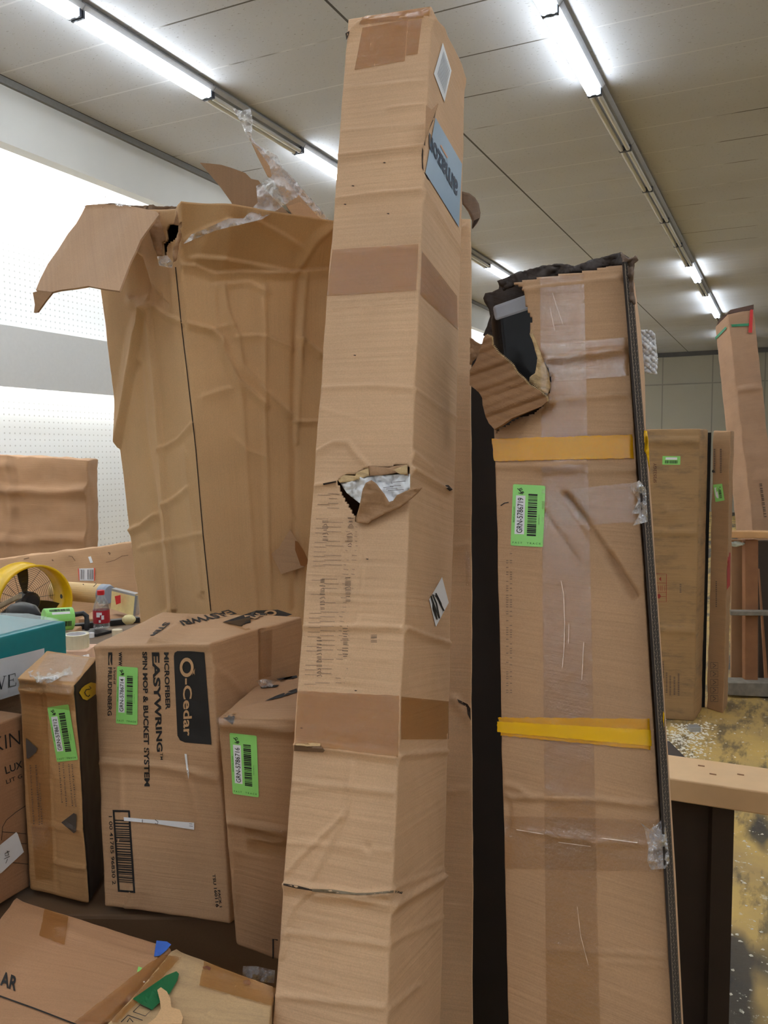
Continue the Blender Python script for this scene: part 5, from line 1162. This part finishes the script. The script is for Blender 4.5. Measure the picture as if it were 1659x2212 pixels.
thCP, bodyCP = lean('big_carton', 'big creased carton standing at the far left in front of the pegboard wall', [(-120, 978), (188, 992), (186, 1240), (-120, 1260)], (6.1, 6.0, 6.0, 6.1), .25, M_CARD_D, st=.03, r=.01, wob=.012,
    creases=[(0, [(-100, 1062), (20, 1058), (185, 1058)], 6, .03, 'step'), (0, [(24, 985), (28, 1100), (22, 1200)], 5, .02, 'step'), (0, [(-100, 1170), (186, 1158)], 6, .015, 'step'), (0, [(-60, 1002), (24, 1003)], 5, .015, 'step')])
# drum fan
fc = P(78, 1303, 4.55); th27 = math.radians(49); fax = RT * math.sin(th27) - FW * math.cos(th27); fax[2] = 0; fax /= np.linalg.norm(fax)
Rf = .203; Lf = .19; fsd = np.cross([0, 0, 1], fax)
fan = thing('drum_fan', 'yellow drum fan with black blades and motor', 'fan', (fc[0], fc[1], 0))
M_YEL = plain('yellow_enamel', (238, 190, 14), .3, vary=.04)
MB().lathe(fc, [(Rf, 0), (Rf + .008, .002), (Rf + .008, -.012), (Rf + .001, -.016), (Rf + .001, -Lf + .016), (Rf + .008, -Lf + .012), (Rf + .008, -Lf), (Rf - .004, -Lf), (Rf - .004, 0), (Rf, 0)], axis=fax, n=56).make('drum', M_YEL, fan, smooth=True)
gd = MB(); rc = fc - fax * (Lf - .01)
up3 = np.array([0, 0, 1.0])
for r_ in np.linspace(.03, Rf - .006, 17): gd.tube([rc + r_ * (math.cos(a) * fsd + math.sin(a) * up3) for a in np.linspace(0, 2 * math.pi, 33)], .0011, 3, cap=False)
for a in np.linspace(0, 2 * math.pi, 15)[:-1]: gd.tube([rc + .02 * (math.cos(a) * fsd + math.sin(a) * up3), rc + Rf * (math.cos(a) * fsd + math.sin(a) * up3)], .0014, 3)
gd.make('guard', M_BLKP, fan)
hc = fc - fax * .11
for k in range(3):
    a0 = math.radians(96 + 120 * k); V = []; n_ = 7
    for i in range(n_ + 1):
        r_ = .03 + (Rf - .05) * i / n_
        for s2 in (-1, 1):
            a = a0 + s2 * (.42 - .20 * i / n_); V.append(hc + r_ * (math.cos(a) * fsd + math.sin(a) * up3) + fax * s2 * .022)
    F = [(2 * i, 2 * i + 1, 2 * i + 3, 2 * i + 2) for i in range(n_)]
    solid(mesh_obj('blade', V, F, plain('dark_blade', (44, 42, 40), .45), fan), .003, 0)
MB().lathe(fc - fax * .14, [(.001, 0), (.05, 0), (.055, .01), (.055, .08), (.04, .1), (.001, .1)], axis=fax, n=24).make('motor', M_BLKP, fan, smooth=False)
br_ = MB()
for a in (math.radians(-60), math.radians(-120), math.radians(200)): br_.tube([fc - fax * .07, fc - fax * .07 + (Rf - .002) * (math.cos(a) * fsd + math.sin(a) * up3)], .008, 6)
br_.make('motor_bracket', M_BLKP, fan)
st2 = MB()
for s2 in (-1, 1):
    side = fsd * s2 * (Rf + .02); st2.tube([fc - fax * .1 + side, np.array([*(fc - fax * .1 + side)[:2], .03]), ], .012, 8)
    st2.tube([np.array([*(fc - fax * .22 + side)[:2], .02]), np.array([*(fc + fax * .15 + side)[:2], .02])], .014, 8)
st2.make('stand', M_BLKP, fan)
kn = MB(); kn.tube([fc - fax * .1 + fsd * (Rf - .005), fc - fax * .1 + fsd * (Rf + .04)], .014, 8).tube([fc - fax * .1 - fsd * (Rf - .005), fc - fax * .1 - fsd * (Rf + .04)], .014, 8)
kn.make('pivot_knob', M_BLKP, fan)
pl = MB(); pA, pB = P(-40, 1330, 4.0), P(42, 1288, 4.15); dn_ = (pB - pA); 
pl.obox((pA + pB) / 2, dn_ / 2, FW * .03, UP * .012)
o = pl.make('wooden_stick', plain('grey_wood', (170, 152, 124), .7, vary=.2), bevel=.002); tag(o, 'short wooden stick slanting across the front of the yellow fan', 'wood')
bkm = gob('black_machine', 'black machine body standing below the yellow fan blades', 'machine', P(50, 1326, 4.0), np.array([.11, .05, .062]), M_BLKP)

# ------------------------------------------------------------------ right background
def standbox(name, label, tl, tr, back, bl, br, bback, d, db, mat, **k):
    """upright carton: front tl,tr,bl,br and right side's back edge in photo pixels, standing on the floor"""
    BL, BR = onz(*bl, 0), onz(*br, 0); BB = onz(*bback, 0)
    def up_to(p, q):   # height where the vertical line over p meets pixel row of q
        r_ = ray(*q); t = ((p[:2] - CAM[:2]) @ r_[:2]) / (r_[:2] @ r_[:2]); return CAM[2] + r_[2] * t
    zt_ = up_to(BR, tr); th = thing(name, label, 'cardboard box', BR)
    TL, TR, TB = P(*tl, (BL - CAM) @ FW - .08), P(*tr, (BR - CAM) @ FW - .08), P(*back, (BB - CAM) @ FW - .08)
    TL, TR, TB = [np.array([q[0], q[1], zt_]) for q in (BL, BR, BB)]
    B4 = BL + (BB - BR); T4 = TL + (TB - TR)
    return th, Carton('body', [BL, BR, BB, B4, TL, TR, TB, T4], mat, th, **k)
th1, body1 = standbox('dusty_carton', 'dusty brown carton standing on the yellow floor right behind the torn carton', (1378, 935), (1508, 926), (1532, 924), (1378, 1550), (1499, 1558), (1516, 1534), 5.0, 5.2, M_CARD_F, st=.02, r=.008, wob=.003,
    creases=[(0, [(1405, 1148), (1505, 1150)], 4, .006, 'step'), (0, [(1410, 1358), (1500, 1362)], 4, .006, 'step'), (0, [(1375, 952), (1508, 950)], 4, .01, 'step'), (0, [(1437, 1098), (1450, 1103), (1448, 1108), (1462, 1107)], 3, .012, 'step')])
zq1 = Z(1360, 640, 3.686); zq2 = Z(1360, 1120, 4.425)
green_label(body1, zq1((262, 1272), (405, 1273), (403, 1342), (260, 1340)), 'far one', landscape=True)
text('printed_text', body1, 'SF2522GY', rotccw(zq1((190, 1328), (214, 1328), (214, 1484), (190, 1484))), plain('dark_red_print', (92, 48, 40), .8), None, .0, .004, 40)
fq = lambda *a: zq2(*a)
polys('handling_symbols', body1, strokes((fq((250, 528), (352, 530), (350, 795), (258, 795)), 1.0), (fq((255, 615), (350, 618)), .8), (fq((258, 705), (350, 705)), .8), (fq((275, 640), (275, 690)), .9), (fq((295, 640), (295, 690)), .9), (fq((310, 640), (310, 692)), .9), (fq((335, 640), (335, 692)), .8), (fq((345, 745), (300, 745)), .8)) + [fq((262, 725), (285, 718), (300, 742), (285, 765), (264, 760)), fq((280, 578), (300, 555), (302, 600))], M_REDPRINT, None, .004, 30)
def lines(x0, x1, y0, y1, n): return [fq((x0 + (x1 - x0) * i / n, y0), (x0 + (x1 - x0) * i / n + 12, y0), (x0 + (x1 - x0) * i / n + 12, y0 + 14), (x0 + (x1 - x0) * i / n, y0 + 14)) for i in range(n)]
cl_ = []
for x, y0, y1 in ((312, 1365, 1520), (345, 1470, 1660), (380, 1500, 1680), (420, 1510, 1685), (460, 1480, 1690), (478, 625, 705)):
    y = y0; cl_ = []
    while y < y1: h_ = rg.uniform(8, 20); cl_.append(fq((x, y), (x + 16, y), (x + 16, y + h_ * .6), (x, y + h_ * .6))); y += h_
    polys('small_print', body1, cl_, M_FADEPRINT, None, .004, 30)

th2, body2 = standbox('slim_dusty_carton', 'slim carton with handling symbols standing against the wooden rack', (1533, 930), (1570, 930), (1584, 926), (1527, 1531), (1563, 1541), (1572, 1520), 5.1, 5.3, card('cardboard_mid', (176, 138, 100), .06, .1, dirt=.15), st=.02, r=.006, wob=.005,
    creases=[(0, [(1530, 1168), (1566, 1178)], 3, .005, 'step')])
green_label(body2, zq1((665, 1500), (738, 1492), (757, 1625), (685, 1638)), 'N2', small=True)
for nm in ('number_print',):
    for ch in list(bpy.data.objects):
        if ch.name.startswith(nm) and ch.parent and ch.parent.parent in (th2,): bpy.data.objects.remove(ch)
polys('handling_symbols', body2, [p for y in (1375, 1455, 1535, 1610, 1690) for p in strokes((fq((778, y), (848, y + 2), (848, y + 60), (778, y + 58), (778, y)), .9), (fq((800, y + 12), (830, y + 30), (800, y + 48)), 1.6))], M_GREYPRINT, None, .004, 30)
polys('small_print', body2, [fq((825, y), (839, y), (839, y + 10), (825, y + 10)) for y in range(600, 850, 18)], M_FADEPRINT, None, .004, 30)
for x in (672, 722): polys('small_print', body2, [zq1((x, y), (x + 14, y), (x + 14, y + 9), (x, y + 9)) for y in range(1215, 1400, 14)], M_FADEPRINT, None, .004, 30)
polys('round_mark', body2, [[(1542 + 3.4 * math.cos(a), 1018 + 3.4 * math.sin(a)) for a in np.linspace(0, 6.28, 12)[:-1]]], M_BLACKPRINT, None, .004, 30)
polys('red_stripe', body2, [fq((925, 330), (955, 325), (950, 640), (920, 680))], plain('red_spray', (170, 60, 56), .8), None, .006, 30, 1)
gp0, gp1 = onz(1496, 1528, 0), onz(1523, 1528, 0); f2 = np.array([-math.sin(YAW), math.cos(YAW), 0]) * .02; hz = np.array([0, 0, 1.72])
o = MB().hexa([gp0, gp1, gp1 + f2, gp0 + f2, gp0 + hz, gp1 + hz, gp1 + hz + f2, gp0 + hz + f2]).make('far_gap_shade', plain('far_gap_shade_black', (20, 16, 14), .9), bevel=.003)  # thin added panel, coloured black to give the shadow gap
tag(o, 'added black panel for the shadow in the narrow gap between the two far upright cartons', 'board')
# far leaning carton
tA = [P(1572, 678, 6.15), P(1628, 668, 6.15), P(1545, 706, 6.35)]
lA = [P(1627, 1147, 6.35), P(1682, 1147, 6.35), P(1590, 1147, 6.55)]
bA = [down(a, b, .01) for a, b in zip(tA, lA)]
thF = thing('far_leaning_carton', 'tall carton leaning in the right background with green strap and red tape at its top', 'cardboard box', bA[0])
bodyF = Carton('body', [bA[0], bA[1], bA[1] + (bA[2] - bA[0]), bA[2], tA[0], tA[1], tA[1] + (tA[2] - tA[0]), tA[2]], card('cardboard_rosy', (186, 148, 118), .03, .05, dirt=.12), thF, st=.02, r=.008, wob=.006,
    creases=[(0, zq1((850, 740), (1060, 725)), 3, .01, 'step')])
sheet('green_strap', bodyF, zq1((782, 246), (950, 236), (948, 216), (784, 226)), plain('green_strap', (60, 150, 110), .4), nu=4, nv=1, off=.006)
sheet('green_strap', bodyF, zq1((690, 345), (778, 255), (770, 240), (686, 325)), plain('green_strap', (60, 150, 110), .4), nu=4, nv=1, off=.006, face=3)
sheet('red_tape', bodyF, zq1((940, 290), (970, 292), (978, 108), (955, 108)), plain('red_tape', (220, 60, 60), .4), nu=2, nv=4, off=.012)
ll = []
y = 1490
while y < 1760: ll.append(zq1((1032 + (y - 1490) * .14, y), (1052 + (y - 1490) * .14, y), (1052 + (y - 1490) * .14, y + 9), (1032 + (y - 1490) * .14, y + 9))); y += rg.choice((13, 16, 22))
polys('printed_text', bodyF, ll, M_FADEPRINT, None, .006, 30)
MB().hexa([tA[0] + UP * .0, tA[1], tA[1] + (tA[2] - tA[0]) * .9, tA[2] * .9 + tA[0] * .1, tA[0] + UP * .03 + RT * .02, tA[1] + UP * .035, tA[1] + UP * .03 + (tA[2] - tA[0]) * .7, tA[0] + UP * .02 + (tA[2] - tA[0]) * .7]).make('top_flap', plain('dark_top_flap', (96, 72, 62), .8), thF)
# wooden rack
rk = thing('wooden_rack', 'rough wooden rack frame standing in the right background', 'rack', onz(1620, 1500, 0))
M_WOOD = plain('pale_timber', (214, 164, 110), .6, vary=.10, nscale=9); M_WOODD = plain('brown_timber', (150, 102, 66), .65, vary=.15, nscale=9); M_WOODG = plain('grey_timber', (132, 124, 112), .75, vary=.2, nscale=20)
def bar_px(name, q, d, depth, mat, parent):
    p = [P(x, y, d) for x, y in q]; f2 = np.array([-math.sin(YAW), math.cos(YAW), 0]) * depth   # tl,tr,br,bl
    return MB().hexa([p[3], p[2], p[2] + f2, p[3] + f2, p[0], p[1], p[1] + f2, p[0] + f2]).make(name, mat, parent, bevel=.004)
bar_px('top_rail', zq2((975, 125), (1500, 128), (1500, 192), (975, 188)), 5.45, .10, M_WOOD, rk)
bar_px('post', zq2((1105, 205), (1232, 205), (1228, 1600), (1105, 1600)), 5.50, .05, M_WOODD, rk)
bar_px('middle_rail', zq2((970, 885), (1500, 890), (1500, 932), (970, 928)), 5.44, .06, M_WOODG, rk)
bar_px('bottom_rail', zq2((950, 1570), (1500, 1580), (1500, 1715), (950, 1690)), 5.42, .14, M_WOODG, rk)
bar_px('back_board', zq2((972, 200), (1108, 200), (1105, 1590), (972, 1580)), 5.62, .02, M_CARD_D, rk)
bar_px('back_board', zq2((1232, 210), (1700, 210), (1700, 1600), (1232, 1590)), 5.66, .02, plain('dark_backing', (66, 52, 42), .8), rk)
bar_px('brace', zq2((1236, 480), (1244, 480), (1330, 1590), (1300, 1590)), 5.6, .02, M_WOODD, rk)
gbg = patch('plastic_bag', zq2((972, 225), (1030, 215), (1100, 238), (1080, 255), (1010, 270), (975, 262)), lambda x, y: 5.50, tape_mat('white_bag', (.9, .95, .92, 1), .1, .8, (225, 236, 228), .3, 1, 60), None, .01, jit=.05, st=4)
tag(gbg, 'crumpled white plastic bag under the top rail of the wooden rack', 'plastic bag')
# bench: timber rail over a dark panel
bn = thing('work_bench', 'bench with a pale timber rail over a dark panel, behind the right carton', 'bench', np.array([*onz(1520, 1690, .78)[:2], 0]))
rt4 = [onz(1250, 1652, .785), onz(2000, 1762, .785), onz(2000, 1706, .785), onz(1250, 1603, .785)]
rb4 = [p - np.array([0, 0, .058]) for p in rt4]
MB().hexa(rb4 + rt4).make('timber_rail', plain('planed_pine', (226, 186, 140), .55, vary=.08, nscale=7), bn, bevel=.004)
dp = [onz(1250, 1652, .785), onz(1599, 1703, .785)]; f2 = np.array([-math.sin(YAW), math.cos(YAW), 0])
def drop(p, z_, b): q = p + f2 * b; return np.array([q[0], q[1], z_])
M_DKP = plain('dark_stained_panel', (52, 38, 28), .6, vary=.2, nscale=5)
MB().hexa([drop(dp[0], 0, .06), drop(dp[1], 0, .06), drop(dp[1], 0, .5), drop(dp[0], 0, .5), drop(dp[0], .726, .06), drop(dp[1], .726, .06), drop(dp[1], .726, .5), drop(dp[0], .726, .5)]).make('dark_panel', M_DKP, bn)
dq = [onz(1553, 1697, .785), onz(1601, 1703, .785)]
MB().hexa([drop(dq[0], 0, .035), drop(dq[1], 0, .035), drop(dq[1], 0, .06), drop(dq[0], 0, .06), drop(dq[0], .726, .035), drop(dq[1], .726, .035), drop(dq[1], .726, .06), drop(dq[0], .726, .06)]).make('leg', M_DKP, bn)
kn2 = MB()
for x, y in ((1515, 1654), (1540, 1672), (1600, 1673)): kn2.obox(onz(x, y, .786), (.008, 0, 0), (0, .0025, 0), (0, 0, .0006))
kn2.make('knot_mark', M_WOODD, bn)
# debris on the floor
V = []; F = []
for k in range(900):
    if k < 620: x = rg.gauss(1478, 30); y = rg.gauss(1590, 26)
    else: x = rg.uniform(1430, 1680); y = rg.uniform(1505, 2200)
    if y < 1506 or (x < 1512 and y < 1562) or (x < 1578 and y < 1546): continue
    p = onz(x, y, .004); s2 = rg.uniform(.003, .012) * (1 if k < 620 else .8); a = rg.uniform(0, 6.28); n0 = len(V)
    for j in range(5): r_ = s2 * rg.uniform(.5, 1.2); V.append((p[0] + r_ * math.cos(a + j * 1.256), p[1] + r_ * math.sin(a + j * 1.256), .001)); 
    V.append((p[0], p[1], .001 + s2 * .5)); F += [(n0 + j, n0 + (j + 1) % 5, n0 + 5) for j in range(5)] + [(n0 + 4, n0 + 3, n0 + 2, n0 + 1, n0)]
o = mesh_obj('foam_crumbs', V, F, plain('white_crumbs', (232, 224, 206), .7)); tag(o, 'white foam crumbs scattered on the yellow floor by the dusty carton', 'debris', kind='stuff')
pc2 = onz(1499, 1579, 0); o = MB().obox((pc2[0], pc2[1], .016), R0 * .03, f2 * .025, (0, 0, .015)).make('metal_clip', plain('grey_metal', (170, 170, 168), .4, .4), bevel=.003)
tag(o, 'small grey metal piece lying among the crumbs on the floor', 'metal piece')

# ------------------------------------------------------------------ tidy: drop helper props
for o in bpy.data.objects:
    if 'base' in o.keys(): del o['base']
    if o.parent and 'category' in o.keys(): del o['category']
